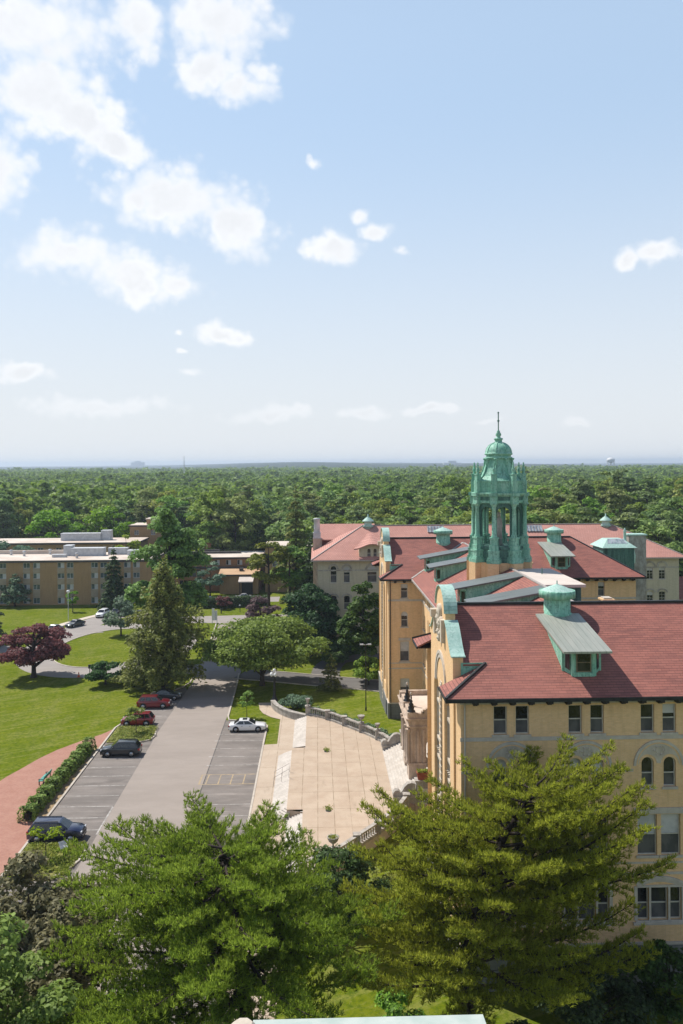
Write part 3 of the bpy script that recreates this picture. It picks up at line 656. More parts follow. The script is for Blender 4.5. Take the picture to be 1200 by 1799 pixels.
# ------------------------------------------------------------------ the main building
B = thing('college_building', 'long tan brick college building with red tiled roofs, curved gables and a green copper lantern', 'building')
PX0, PX1 = 9.5, 43.2                      # pavilion walls
EZ = 18.8; PITCH = 0.479
def pavilion(y0, first):
    """one of the two end pavilions; y0 = its south wall, depth 17.2"""
    y1 = y0+17.2; yc = y0+8.6; e0, e1 = y0-1.0, y1+1.0
    rz = EZ+PITCH*9.6; gx = 10.05
    # south wall
    ops = []
    if first:
        for c_ in (12.9, 17.95, 22.85, 27.9):
            for s in (-1, 1):
                ops.append((c_+s*0.74-0.46-PX0, c_+s*0.74+0.46-PX0, 16.1, 18.0, 0))
                ops.append((c_+s*0.75-0.42-PX0, c_+s*0.75+0.42-PX0, 12.45, 14.45, 0.42))
                ops.append((c_+s*0.80-0.66-PX0, c_+s*0.80+0.66-PX0, 7.85, 10.6, 0))
            ops += [(c_-1.5-PX0, c_-0.72-PX0, 3.5, 5.7, 0), (c_-0.58-PX0, c_+0.58-PX0, 3.5, 5.7, 0), (c_+0.72-PX0, c_+1.5-PX0, 3.5, 5.7, 0)]
        L = PX1-PX0
    else:
        L = PX1-PX0; c_ = 11.65-PX0
        ops = [(c_-0.46, c_+0.46, 16.1, 18.0, 0), (c_-0.45, c_+0.45, 12.25, 14.3, 0.45), (c_-0.62, c_+0.62, 7.6, 10.3, 0), (c_-0.62, c_+0.62, 3.0, 5.3, 0.1),
               (38.0-PX0, 38.9-PX0, 16.1, 18.0, 0), (34.0-PX0, 34.9-PX0, 16.1, 18.0, 0)]
    facade(B, 'wall', MT['brick'], (PX0, y0), (1,0), (0,-1), L, 1.9, EZ-0.05, ops, blindset=(0,0,0.35,0.5,0) if first else (0.3,0.5,0.6), style=('frame','glass',0,None))
    mb = MB()
    # other three walls, closed behind
    mb.poly([(PX1,y0,1.9),(PX1,y1,1.9),(PX1,y1,EZ-.05),(PX1,y0,EZ-.05)]); mb.poly([(PX1,y1,1.9),(PX0,y1,1.9),(PX0,y1,EZ-.05),(PX1,y1,EZ-.05)])
    mb.build('wall', MT['brick'], B)
    mb = MB(); mb.box(PX0-0.12, PX1+0.12, y0-0.12, y1+0.12, -1.6, 1.9)
    mb.box(PX0-0.16, PX1+0.16, y0-0.16, y1+0.16, 1.9, 2.05, 1)
    mb.build('plinth', [MT['greybase'], MT['palestone']], B)
    # string courses and trim on the south wall
    def course(*q): mb = MB(); mb.box(*q); mb.build('string_course', MT['palestone'], B)
    course(PX0-0.05, PX1+.05, y0-0.05, y0-0.002, 15.68, 15.93); course(PX0-0.04, PX1+.04, y0-0.04, y0-0.002, 6.55, 6.72); course(PX0-0.04, PX1+.04, y0-0.04, y0-0.002, 7.3, 7.42)
    course(PX0-0.06, PX1+.06, y0-0.06, y0-0.002, 18.15, 18.3)
    def lintel(*q): mb = MB(); mb.box(*q); mb.build('lintel', MT['palestone'], B)
    if first:
        xa = PX0
        for c_ in (12.9, 17.95, 22.85, 27.9):
            course(xa, c_-1.73, y0-0.035, y0-0.002, 13.5, 13.68); xa = c_+1.73
            lintel(c_-1.75, c_+1.75, y0-0.09, y0-0.003, 10.66, 11.05)
    else: lintel(11.65-.8, 11.65+.8, y0-.08, y0-.003, 10.36, 10.75)
    if first:
        for c_ in (12.9, 17.95, 22.85, 27.9):
            # big relieving arch with carved stone tympanum over each pair of windows
            mb = MB(); k = 18
            def ring(r0, r1, zc, ya, yb, mi, rise=1.0, a0=0.0, a1=math.pi):
                for q in range(k):
                    ta, tb = a0+(a1-a0)*q/k, a0+(a1-a0)*(q+1)/k
                    p = lambda r, t, y: (c_+r*math.cos(t), y, zc+r*math.sin(t)*rise)
                    mb.poly([p(r0,ta,ya),p(r1,ta,ya),p(r1,tb,ya),p(r0,tb,ya)], mi); mb.poly([p(r1,ta,ya),p(r1,ta,yb),p(r1,tb,yb),p(r1,tb,ya)], mi)
                    mb.poly([p(r0,tb,ya),p(r0,tb,yb),p(r0,ta,yb),p(r0,ta,ya)], mi)
            ring(1.55, 1.72, 13.9, y0-0.09, y0, 0); ring(1.45, 1.55, 13.9, y0-0.05, y0, 1)
            mb.build('arch', [MT['palestone'], MT['brick']], B)
            mb = MB(); pts = []
            for q in range(k+1):
                t = math.pi*q/k; pts.append((c_+1.45*math.cos(t), 13.9+1.45*math.sin(t)))
            low = []
            for s in (-1, 1):
                for q in range(9):
                    t = math.pi*(1-q/8); low.append((c_+s*0.75+0.62*math.cos(t), 14.03+0.62*math.sin(t)))
            mb.prism(pts[::1] + low, 'y', y0-0.03, y0-0.003)
            for r0, r1 in ((0.16, 0.22), (0.40, 0.47)):
                for q in range(20):
                    ta, tb = 2*math.pi*q/20, 2*math.pi*(q+1)/20
                    p = lambda r, t: (c_+r*math.cos(t), y0-0.07, 14.92+r*math.sin(t)*0.95)
                    mb.poly([p(r0,ta),p(r1,ta),p(r1,tb),p(r0,tb)])
            for q in range(6):
                t = 2*math.pi*q/6; mb.lathe([(0.0,0.0),(0.11,0.02),(0.0,0.09)], (c_+0.3*math.cos(t), y0-0.03, 14.87+0.28*math.sin(t)), 8)
            mb.build('tympanum', MT['stone'], B)
            # segmental hood over the three-light window below
            mb = MB()
            ring(3.2, 3.42, 3.05, y0-0.11, y0, 0, 1.0, math.radians(61), math.radians(119)); ring(3.02, 3.2, 3.05, y0-0.05, y0, 0, 1.0, math.radians(61), math.radians(119))
            mb.box(c_-1.72, c_-1.5, y0-0.06, y0-0.002, 3.5, 5.78); mb.box(c_+1.5, c_+1.72, y0-0.06, y0-0.002, 3.5, 5.78)
            mb.box(c_-1.5, c_+1.5, y0-0.06, y0-0.003, 5.7, 5.86)
            for s in (-0.65, 0.65): mb.box(c_+s-0.07, c_+s+0.07, y0-0.06, y0-.003, 3.5, 5.7)
            mb.box(c_-1.8, c_+1.8, y0-0.14, y0-0.003, 3.22, 3.4)
            mb.build('window_surround', MT['palestone'], B)
    # west front with the curved gable
    gc = yc-0.7; g0, g1 = gc-5.75, gc+5.65; GX = 9.36
    ops = []
    for cc in (gc-2.7, gc+2.7):
        ops.append((cc-1.35-g0, cc+1.35-g0, 3.6, 17.6, 1.35))
    mb = MB(); mb.wall((GX, g1), (0,-1), (-1,0), g1-g0, -1.5, EZ+0.2, [(L0, L1, a, b_, r_) for L0, L1, a, b_, r_ in ops], 0.45)
    mb.poly([(GX,g0,-1.5),(GX+.8,g0,-1.5),(GX+.8,g0,EZ+.2),(GX,g0,EZ+.2)]); mb.poly([(GX,g1,-1.5),(GX,g1,EZ+.2),(GX+.8,g1,EZ+.2),(GX+.8,g1,-1.5)])
    # corner piers either side
    mb.poly([(PX0,y0,1.9),(PX0,y0,EZ),(PX0,g0,EZ),(PX0,g0,1.9)]); mb.poly([(PX0+.5,y1,1.9),(PX0+.5,g1,1.9),(PX0+.5,g1,EZ),(PX0+.5,y1,EZ)])
    mb.build('wall', MT['brick'], B)
    mb = MB(); mb.box(GX-0.1, GX+.8, g0-.1, g1+.1, -1.6, 1.85); mb.build('plinth', MT['greybase'], B)
    for cc in (gc-2.7, gc+2.7):
        mb = MB(); mb.box(GX+0.44, GX+0.5, cc-1.4, cc+1.4, 3.4, 17.7); mb.build('recess_panel', MT['stone'], B)
        mb = MB()
        for z in (5.9, 7.4, 10.7, 12.2, 15.2): mb.box(GX+.2, GX+.44, cc-1.35, cc+1.35, z, z+0.22)
        for dy_ in (-1.2, 0, 1.2): mb.box(GX+.22, GX+.44, cc+dy_-.09, cc+dy_+.09, 3.6, 16.2)
        for z in (6.6, 11.4): 
            for q in range(6): mb.lathe([(0,0),(0.2,.05),(0.0,.12)], (GX+.3, cc-1.1+q*.44, z), 6)
        mb.build('tracery', MT['stone'], B)
        for z, h in ((3.7, 2.1), (7.8, 2.8), (12.5, 2.6)):
            for s in (-0.6, 0.6): put_window(B, GX+.3, cc+s, z, -math.pi/2, 0.95, h, 0.4 if z > 10 else 0, ('frame','glass',0.4,None))
    for yy in (gc-.05,):
        mb = MB(); z = 0.5; mb.box(GX-.05, GX-.002, yy-.36, yy+.36, .3, 17.7)
        while z < 17.4: mb.box(GX-0.14, GX-0.052, yy-0.32, yy+0.32, z, z+0.3); mb.box(GX-0.10, GX-0.052, yy-0.24, yy+0.24, z+0.3, z+0.5); z += 0.5
        mb.build('quoin_strip', MT['stone'], B)
    mb = MB()
    for r0, r1, d in ((2.5, 2.75, .12), (2.2, 2.5, .07)):
        for q in range(18):
            ta, tb = math.pi*q/18, math.pi*(q+1)/18
            p = lambda r, t, x: (x, gc+r*math.cos(t), 17.25+r*math.sin(t))
            mb.poly([p(r0,ta,GX-d),p(r0,tb,GX-d),p(r1,tb,GX-d),p(r1,ta,GX-d)]); mb.poly([p(r1,ta,GX-d),p(r1,tb,GX-d),p(r1,tb,GX),p(r1,ta,GX)]); mb.poly([p(r0,ta,GX-d),p(r0,ta,GX),p(r0,tb,GX),p(r0,tb,GX-d)])
    mb.build('arch', MT['palestone'], B)
    # gable outline (y, z): foot, flared shoulder, plinth of the top arch, half-round head
    half = [(5.6, EZ+0.2), (5.6, EZ+1.95)]
    for q in range(9):
        t = q/8; half.append((5.55-3.1*t, EZ+1.95+1.95*(t*t*(3-2*t)*0.62+t*0.38)))
    half += [(2.3, EZ+3.95), (2.3, EZ+4.5)]
    head = [(2.25*math.cos(math.pi*q/16), EZ+4.5+1.62*math.sin(math.pi*q/16)) for q in range(17)]
    right = half[:-1] + head[:9]; outl = right + [(-a, z) for a, z in right[::-1]][1:]
    mb = MB(); mb.prism([(gc-a, z) for a, z in outl], 'x', GX, GX+0.72)
    gb = mb.build('gable', MT['brick'], B)
    def cap(path, th, nm):
        mb = MB()
        for i in range(len(path)-1):
            (a, z), (b_, zz) = path[i], path[i+1]
            d = Vector((b_-a, zz-z)).normalized(); nrm = Vector((d.y, -d.x))
            if nrm.y < 0 and abs(nrm.y) > 1e-3: nrm = -nrm
            q0, q1 = (a+nrm.x*th, z+nrm.y*th), (b_+nrm.x*th, zz+nrm.y*th)
            X0, X1 = GX-0.13, GX+0.87
            mb.add([(X0,gc-a,z),(X1,gc-a,z),(X1,gc-b_,zz),(X0,gc-b_,zz),(X0,gc-q0[0],q0[1]),(X1,gc-q0[0],q0[1]),(X1,gc-q1[0],q1[1]),(X0,gc-q1[0],q1[1])],
                   [(0,1,2,3),(7,6,5,4),(0,4,5,1),(1,5,6,2),(2,6,7,3),(3,7,4,0)], None, False)
        return mb.build(nm, MT['palecopper'], gb)
    head2 = [(2.36*math.cos(math.pi*q/20), EZ+4.42+1.70*math.sin(math.pi*q/20)) for q in range(21)]
    cap(head2, 0.08, 'gable_cap')
    sh = [(5.78, EZ+1.98), (5.62, EZ+2.0)] + half[2:-2]
    cap(sh, 0.09, 'gable_cap'); cap([(-a, z) for a, z in sh][::-1], 0.09, 'gable_cap')
    # carved ornament on the gable face
    mb = MB()
    for k_, (yy, zz, rr) in enumerate(((0, EZ+4.2, .62), (0, EZ+3.3, .45), (-.75, EZ+3.6, .34), (.75, EZ+3.6, .34), (-.5, EZ+2.6, .25), (.5, EZ+2.6, .25), (0, EZ+2.2, .3))):
        vs = MB(); mb.M = Matrix.Translation((GX, gc+yy, zz)) @ Matrix.Rotation(-math.pi/2, 4, 'Y')
        mb.lathe([(rr, 0.0), (rr, .16), (rr*.8, .26), (rr*.55, .2), (rr*.3, .32), (0, .36)], n=12)
    mb.M = None
    mb.box(GX-.3, GX, gc+1.5, gc+2.1, EZ+2.2, EZ+3.9); mb.box(GX-.55, GX, gc+1.45, gc+2.15, EZ+3.5, EZ+4.1); mb.box(GX-.3, GX, gc-2.1, gc-1.5, EZ+2.2, EZ+3.9)
    mb.build('carved_ornament', MT['stone'], gb)
    # tiled roof
    mb = MB(); hx = 3.2
    re = 36.8
    for sg, ya, yb in ((1, e0, yc), (-1, e1, yc)):
        Yp = lambda d: ya+sg*d
        S = [(8.4, ya, EZ), (PX1+1, ya, EZ), (re, yc, rz), (gx, yc, rz), (gx, Yp(hx), EZ+PITCH*hx), (8.4+hx, Yp(hx), EZ+PITCH*hx)]
        mb.slab(S if sg > 0 else S[::-1], 0.16)
        Wp = [(8.4, ya, EZ), (8.4+hx, Yp(hx), EZ+PITCH*hx), (8.4, Yp(hx), EZ)]
        mb.slab(Wp if sg > 0 else Wp[::-1], 0.14)
    mb.slab([(PX1+1, e0, EZ), (PX1+1, e1, EZ), (re, yc, rz)], 0.16)
    rf = mb.build('roof', MT['tile'], B)
    mb = MB()
    for sg, ya in ((1, e0), (-1, e1)):
        yy = ya+sg*(hx+.012)
        mb = MB(); mb.poly([(9.9, yy, EZ+.2), (8.4+hx, yy, EZ+PITCH*hx+.03), (9.9, yy, EZ+PITCH*hx+.03)]); mb.box(9.9, 8.4+hx+.1, min(yy,yy-sg*.03), max(yy,yy-sg*.03), EZ+PITCH*hx-.02, EZ+PITCH*hx+.07); mb.build('flashing', MT['copper'], rf)
    mb = MB()
    mb.bar((gx, yc, rz+.06), (re, yc, rz+.06), 0.3, 0.16)
    for ya, sg in ((e0, 1), (e1, -1)):
        mb.bar((8.35, ya-sg*.03, EZ+.05), (8.4+hx, ya+sg*hx, EZ+PITCH*hx+.06), 0.16, 0.14)
        mb.bar((PX1+1, ya, EZ+.04), (re, yc, rz+.05), 0.22, 0.12)
    mb.build('ridge_cap', MT['black'], rf)
    mb = MB(); [mb.box(q[0], q[1], q[2], q[3], EZ-.2, EZ-.165) for q in ((8.5, PX1+.9, e0+.1, y0+.1), (8.5, PX1+.9, y1-.1, e1-.1), (PX1-.1, PX1+.9, y0+.1, y1-.1), (8.5, 9.6, y0+.1, e0+hx), (8.5, 10.1, e1-hx, y1-.1))]; mb.build('soffit', MT['soffit'], rf)
    mb = MB(); mb.box(8.32, PX1+1.08, e0-.1, e0+.1, EZ-.26, EZ-.03); mb.box(8.32, PX1+1.08, e1-.1, e1+.1, EZ-.26, EZ-.03); mb.box(PX1+.9, PX1+1.1, e0+.1, e1-.1, EZ-.26, EZ-.03)
    mb.box(8.3, 8.46, e0+.1, e0+hx+.1, EZ-.2, EZ-.04); mb.box(8.3, 8.46, e1-hx-.1, e1-.1, EZ-.2, EZ-.04)
    gt = mb.build('gutter', MT['black'], rf)
    mb = MB(); mb.box(-0.16, 0.16, -0.85, -0.004, -0.48, -0.205); mb.box(-0.14, 0.14, -0.5, -0.004, -0.62, -0.48); bm_ = mb.mesh('bracket'); bm_.materials.append(MT['darkwood'])
    x = PX0+0.9; k_ = 0
    while x < (27.5 if first else PX1):
        if first or x < 14 or x > 28: link('bracket', bm_, B, (x, y0, EZ))
        x += 1.24
    # downpipe at the corner and pilaster strip
    mb = MB(); mb.tube([(PX0+.25, y0-.1, 0), (PX0+.25, y0-.1, EZ-.3)], .06, 8); mb.build('downpipe', MT['stone'] if first else MT['black'], B)
    return yc, gc

def dormer(parent, M_, roofmat, wide=1.65):
    """canted dormer: local x along the eave, +y up the slope, origin on the eave line at the dormer's middle"""
    D = MB(); D.M = M_
    zf = 2.78; zb = PITCH*8.25+0.1; f0 = 1.95            # front wall distance from the eave line
    sl = lambda d: PITCH*d
    hw = 0.72; ho = wide-0.35
    pts = [(-ho, 3.0), (-ho, f0+0.55), (-hw, f0), (hw, f0), (ho, f0+0.55), (ho, 3.0)]
    for (xa, ya), (xb, yb) in zip(pts[:-1], pts[1:]):
        D.add([(xa, ya, sl(ya)-.2), (xb, yb, sl(yb)-.2), (xb, yb, zf+.12), (xa, ya, zf+.12)], [(0,1,2,3)])
    for s in (-1, 1):
        D.add([(s*ho, 3.0, sl(3)-.2), (s*ho, 8.2, sl(8.2)), (s*ho, 8.2, zb-.05), (s*ho, 3.0, zf+.2)], [(0,1,2,3)])
        D.box(*sorted((s*hw*0.82, s*hw*1.18)), f0-.06, f0+.06, sl(f0)-.1, zf)
        D.box(*sorted((s*(ho-.1), s*(ho+.05))), f0+.45, f0+.62, sl(f0)-.1, zf)
    D.box(-hw, hw, f0-.1, f0, sl(f0)-.05, sl(f0)+.22); D.box(-ho-.05, ho+.05, f0-.12, f0+.5, zf-.22, zf-.01)
    d = D.build('dormer', MT['copper'], parent)
    Rr = MB(); Rr.M = M_
    Rr.slab([(-wide, f0-.95, zf), (wide, f0-.95, zf), (wide, 8.25, zb), (-wide, 8.25, zb)], 0.14)
    Rr.build('dormer_roof', roofmat, d)
    Wn = MB(); Wn.M = M_
    a, b_ = sl(f0)+.25, zf-.28
    Wn.box(-hw*.72, hw*.72, f0-.035, f0-.012, a, b_); Wn.build('window', MT['brownframe'], d)
    Wp = MB(); Wp.M = M_
    Wp.box(-hw*.6, hw*.6, f0-.05, f0-.036, a+.08, (a+b_)/2-.03); Wp.box(-hw*.6, hw*.6, f0-.05, f0-.036, (a+b_)/2+.03, b_-.08)
    for s in (-1, 1):
        xa, ya, xb, yb = s*(hw+.18), f0+.1, s*(ho-.18), f0+.4
        nx_, ny_ = s*.05, -.05
        Wp.add([(xa+nx_, ya+ny_, a+.1), (xb+nx_, yb+ny_, a+.25), (xb+nx_, yb+ny_, b_-.1), (xa+nx_, ya+ny_, b_-.1)], [(0,1,2,3)])
    Wp.build('pane', MT['glass'], d)
    return d
def ventilator(parent, x, y, zc, s=1.0):
    """round copper roof ventilator: drum, overhanging band and low conical cap"""
    mb = MB(); mb.lathe([(1.1, -1.9), (1.08, -1.25), (1.08, -1.2), (1.0, -1.15), (.98, 0.25)], (x, y, zc), 28)
    for q in range(14):
        t = 2*math.pi*q/14; mb.box(x+.97*math.cos(t)-.04, x+.97*math.cos(t)+.04, y+.97*math.sin(t)-.04, y+.97*math.sin(t)+.04, zc-1.75, zc-1.1)
    d = mb.build('ventilator', MT['copper'], parent)
    mb = MB(); mb.lathe([(1.2, 0.02), (1.36, -.02), (1.36, .5), (1.3, .54), (1.26, .45), (1.22, .47)], (x, y, zc), 40); mb.build('ventilator_band', MT['copper'], d)
    mb = MB(); mb.lathe([(1.27, .47), (1.0, .60), (.55, .80), (.1, .96), (.05, 1.0), (.04, 1.22), (0, 1.3)], (x, y, zc), 24, smooth=False)
    mb.build('ventilator_cap', MT['palecopper'], d)
    return d
ycN, gcN = pavilion(56.0, True)
ycF, gcF = pavilion(113.2, False)
Tr = lambda x, y, z: Matrix.Translation((x, y, z))
dormer(B, Tr(18.1, 55.0, EZ), MT['seamx']); dormer(B, Tr(33.3, 112.2, EZ), MT['seamx'])
ventilator(B, 18.2, 63.6, 24.05); ventilator(B, 18.1, 120.9, 24.05); ventilator(B, 34.2, 120.9, 24.05)

# centre block between the pavilions
CW, CE, CR = 14.0, 28.2, 20.9
ops = []
for k in range(8):
    for s in (-1, 1):
        u = 113.2-(110.6-k*4.55)+s*0.72
        ops += [(u-.45, u+.45, 16.1, 17.95, 0), (u-.42, u+.42, 12.3, 14.3, .42), (u-.5, u+.5, 7.6, 10.3, 0), (u-.5, u+.5, 3.0, 5.4, .1)]
facade(B, 'wall', MT['brick'], (CW, 113.2), (0,-1), (-1,0), 40.0, 1.9, EZ-.05, ops, blindset=(0.3,0.5,0,0))
mb = MB(); mb.poly([(CE, 73.2, -1), (CE, 113.2, -1), (CE, 113.2, EZ), (CE, 73.2, EZ)]); mb.build('wall', MT['brick'], B)
mb = MB(); mb.box(CW-.12, CE, 73.2, 113.2, -1.5, 1.9); mb.build('plinth', MT['greybase'], B)
for q in ((CW-.06, CW-.002, 73.2, 113.2, 15.68, 15.93), (CW-.05, CW-.002, 73.2, 113.2, 6.55, 6.72)): mb = MB(); mb.box(*q); mb.build('string_course', MT['palestone'], B)
CP = 0.482; crz = EZ+CP*(CR-12.6)
mb = MB()
mb.slab([(12.6, 74.2, EZ), (CR, 74.2-(CR-12.6), crz), (CR, 112.2+(CR-12.6), crz), (12.6, 112.2, EZ)], .15)
ce = 2*CR-12.6
mb.slab([(ce, 74.2, EZ), (ce, 112.2, EZ), (CR, 112.2+(CR-12.6), crz), (CR, 74.2-(CR-12.6), crz)], .15)
rf = mb.build('roof', MT['tile'], B)
mb = MB(); mb.bar((12.55, 112.25, EZ+.05), (CR, 112.2+8.3, crz+.05), .3, .08); mb.build('flashing', MT['flashing'], rf)
mb = MB(); mb.box(12.5, 12.68, 74.2, 112.1, EZ-.2, EZ+.01); mb.build('gutter', MT['flashing'], rf)
for ya, yb in ((66.2, 90.8), (97, 119.5)): mb = MB(); mb.bar((CR, ya, crz+.05), (CR, yb, crz+.05), .26, .12); mb.build('ridge_cap', MT['flashing'], rf)
mb = MB(); mb.poly([(12.7, 73.3, EZ-.16), (12.7, 113, EZ-.16), (14.1, 113, EZ-.16), (14.1, 73.3, EZ-.16)]); mb.build('soffit', MT['soffit'], rf)
Mw = lambda y: Matrix.Translation((12.6, y, EZ)) @ Matrix.Rotation(-math.pi/2, 4, 'Z')
for y in (113.2, 103.6, 86.2, 76.3): dormer(B, Mw(y), MT['seamy'], 1.75)
# flat white-roofed attic on the ridge, chimneys, copper-clad penthouse
mb = MB(); mb.box(21.2, 25.0, 79.3, 91, 19, 22.45); at_ = mb.build('attic', MT['darkcopper'], B)
mb = MB(); mb.box(20.98, 25.35, 78.9, 91.2, 22.452, 22.72); mb.build('attic_roof', MT['whiteroof'], at_)
mb = MB()
for xx in (22.2, 23.4, 24.6): mb.box(xx, xx+.12, 79.2, 79.296, 20.2, 22.4)
mb.tube([(23.2, 86.5, 22.7), (23.2, 86.5, 23.4)], .05, 6)
mb.build('attic_rib', MT['darkcopper'], at_)
def chimney(x0, x1, y0, y1, z0, z1, mat, capm):
    mb = MB(); mb.box(x0, x1, y0, y1, z0, z1-.15); mb.box(x0-.1, x1+.1, y0-.1, y1+.1, z1-.15, z1)
    o = mb.build('chimney', mat, B); mb = MB(); mb.box(x0+.1, x1-.1, y0+.1, y1-.1, z1, z1+.12); mb.build('chimney_cap', capm, o)
chimney(27.2, 28.2, 79.5, 80.7, 18, 21.2, MT['brick'], MT['palestone'])
chimney(23.9, 24.4, 95.2, 95.8, 20, 22.9, MT['brick'], MT['black'])
mb = MB(); mb.box(44.4, 48.6, 128, 133.5, 12, 21.1)
for q in range(7): mb.box(44.5+q*.66, 44.58+q*.66, 127.93, 127.998, 15, 21.1)
mb.box(43.9, 44.4, 128.3, 133.2, 12, 21.0)
ph = mb.build('penthouse', MT['darkcopper'], B)
mb = MB(); mb.add([(43.6,127.7,21.1),(49,127.7,21.1),(49,133.8,21.1),(43.6,133.8,21.1),(45,129.6,22.3),(47.5,129.6,22.3),(47.5,132,22.3),(45,132,22.3)], [(3,2,1,0),(4,5,6,7),(0,1,5,4),(1,2,6,5),(2,3,7,6),(3,0,4,7)])
mb.build('penthouse_roof', MT['palecopper'], ph)
mb = MB()
for q in range(6):
    a, b_ = 45.05+q*.4, 45.4+q*.4; c0, c1 = 44.7+q*.53, 45.15+q*.53
    mb.add([(c0,128.6,21.7),(c1,128.6,21.7),(b_,129.62,22.36),(a,129.62,22.36)], [(0,1,2,3)])
mb.build('skylight', MT['skyglass'], ph)
# small north entrance block and pent roof bits hidden behind the gables are part of the pavilion roofs

# ------------------------------------------------------------------ copper lantern
LX, LY = 20.3, 93.7
LB = MB(); S8 = [22.5+45*k for k in range(8)]
def octpts(r, off=22.5): return [(LX+r*math.cos(R(off+45*k)), LY+r*math.sin(R(off+45*k))) for k in range(8)]
LB.prism(octpts(3.1), 'z', 17, 23.35)
for a in S8:
    c_, s_ = math.cos(R(a)), math.sin(R(a)); LB.M = Matrix.Translation((LX, LY, 0)) @ Matrix.Rotation(R(a), 4, 'Z')
    LB.box(2.6, 3.55, -.62, .62, 17, 23.33)
LB.M = None
lan = LB.build('lantern', MT['brick'], B)
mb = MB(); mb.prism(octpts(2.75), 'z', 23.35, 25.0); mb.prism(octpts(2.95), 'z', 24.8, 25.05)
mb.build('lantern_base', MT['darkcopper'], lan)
for a in S8:
    mb = MB(); mb.M = Matrix.Translation((LX, LY, 0)) @ Matrix.Rotation(R(a), 4, 'Z')
    def stack(rows, cx):
        for (z0, z1, hw, hd) in rows: mb.box(cx-hd, cx+hd+.1, -hw, hw, z0, z1)
    stack([(23.35, 23.75, .78, .72), (23.75, 23.95, .70, .64), (23.95, 24.55, .60, .55), (24.55, 24.75, .66, .60), (24.75, 25.25, .52, .46), (25.25, 25.95, .42, .36), (25.95, 26.15, .50, .42)], 2.92)
    mb.build('pedestal', MT['copper'], lan)
    mb = MB(); mb.M = Matrix.Translation((LX, LY, 0)) @ Matrix.Rotation(R(a), 4, 'Z')
    mb.lathe([(.34, 26.15), (.34, 26.3), (.27, 26.42), (.255, 28.0), (.22, 29.25), (.27, 29.3), (.22, 29.36), (.28, 29.5), (.38, 29.72)], (2.92, 0, 0), 14)
    mb.box(2.55, 3.34, -.36, .36, 29.72, 29.84); mb.box(2.25, 2.62, -.13, .13, 25.0, 29.8)
    mb.build('column', MT['copper'], lan)
# arches between the columns
mb = MB()
Ra = 2.62
for k in range(8):
    a0, a1 = R(S8[k]), R(S8[k]+45)
    p0 = Vector((LX+Ra*math.cos(a0), LY+Ra*math.sin(a0))); p1 = Vector((LX+Ra*math.cos(a1), LY+Ra*math.sin(a1)))
    L = (p1-p0).length; U = (p1-p0)/L; N = Vector((U.y, -U.x))
    mb.wall(p0, U, N, L, 25.0, 30.0, [(0.26, L-.26, 24.99, 29.45, (L-.52)/2)], 0.22)
    q0 = p0-N*.22; mb.wall(q0, U, N, L, 25.0, 30.0, [(0.26, L-.26, 24.99, 29.45, (L-.52)/2)], 0.02)
    for h in range(9):
        c_ = q0+N*.2+U*(0.45+h*(L-.9)/8); mb.box(c_.x-.02, c_.x+.02, c_.y-.02, c_.y+.02, 25.05, 25.85)
    mb.bar((*(p0+U*.38), 25.87), (*(p1-U*.38), 25.87), .08, .06)
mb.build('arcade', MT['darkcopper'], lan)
mb = MB(); mb.lathe([(.5, 25), (.42, 25.4), (.36, 26.4), (.42, 27.3), (.34, 28.0), (.15, 28.15), (.22, 28.4), (.18, 28.7), (0, 28.8)], (LX, LY, 0), 14); mb.build('statue', MT['greystone'], lan)
def octlathe(prof, mi=None):
    mb.lathe([(r, z) for r, z in prof], (LX, LY, 0), 8, mi, False, R(22.5))
mb = MB(); octlathe([(2.5, 29.84), (3.22, 29.85), (3.22, 30.1), (3.12, 30.15), (3.12, 30.55), (3.3, 30.62), (3.5, 30.78), (3.55, 30.95), (3.3, 31.0), (2.0, 31.0)])
for a in S8:
    mb.M = Matrix.Translation((LX, LY, 0)) @ Matrix.Rotation(R(a), 4, 'Z'); mb.box(2.9, 3.5, -.45, .45, 29.85, 30.6); mb.box(2.95, 3.68, -.5, .5, 30.62, 30.97)
mb.M = None
mb.build('entablature', MT['copper'], lan)
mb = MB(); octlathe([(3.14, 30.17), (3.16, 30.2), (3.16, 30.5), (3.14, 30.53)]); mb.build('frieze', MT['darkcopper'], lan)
mb = MB(); octlathe([(3.05, 31.0), (3.05, 32.15), (3.15, 32.2), (3.15, 32.32), (2.6, 32.34)])
for a in S8:
    mb.M = Matrix.Translation((LX, LY, 0)) @ Matrix.Rotation(R(a), 4, 'Z'); mb.box(2.72, 3.38, -.36, .36, 31.0, 32.3); mb.box(2.75, 3.3, -.3, .3, 32.3, 32.95); mb.box(2.7, 3.36, -.35, .35, 32.95, 33.05)
mb.M = None
mb.build('parapet', MT['copper'], lan)
for a in S8:
    mb = MB(); x, y = LX+3.02*math.cos(R(a)), LY+3.02*math.sin(R(a))
    mb.lathe([(.2, 33.05), (.13, 33.2), (.24, 33.45), (.16, 33.7), (.09, 33.8), (.15, 33.95), (.06, 34.1), (.1, 34.22), (0, 34.36)], (x, y, 0), 10); mb.build('finial', MT['copper'], lan)
mb = MB(); octlathe([(2.65, 32.2), (2.45, 32.4), (2.05, 32.8), (1.78, 33.3), (1.58, 33.9), (1.45, 34.4), (1.38, 34.75)])
mb.build('bell_roof', MT['copper'], lan)
mb = MB()
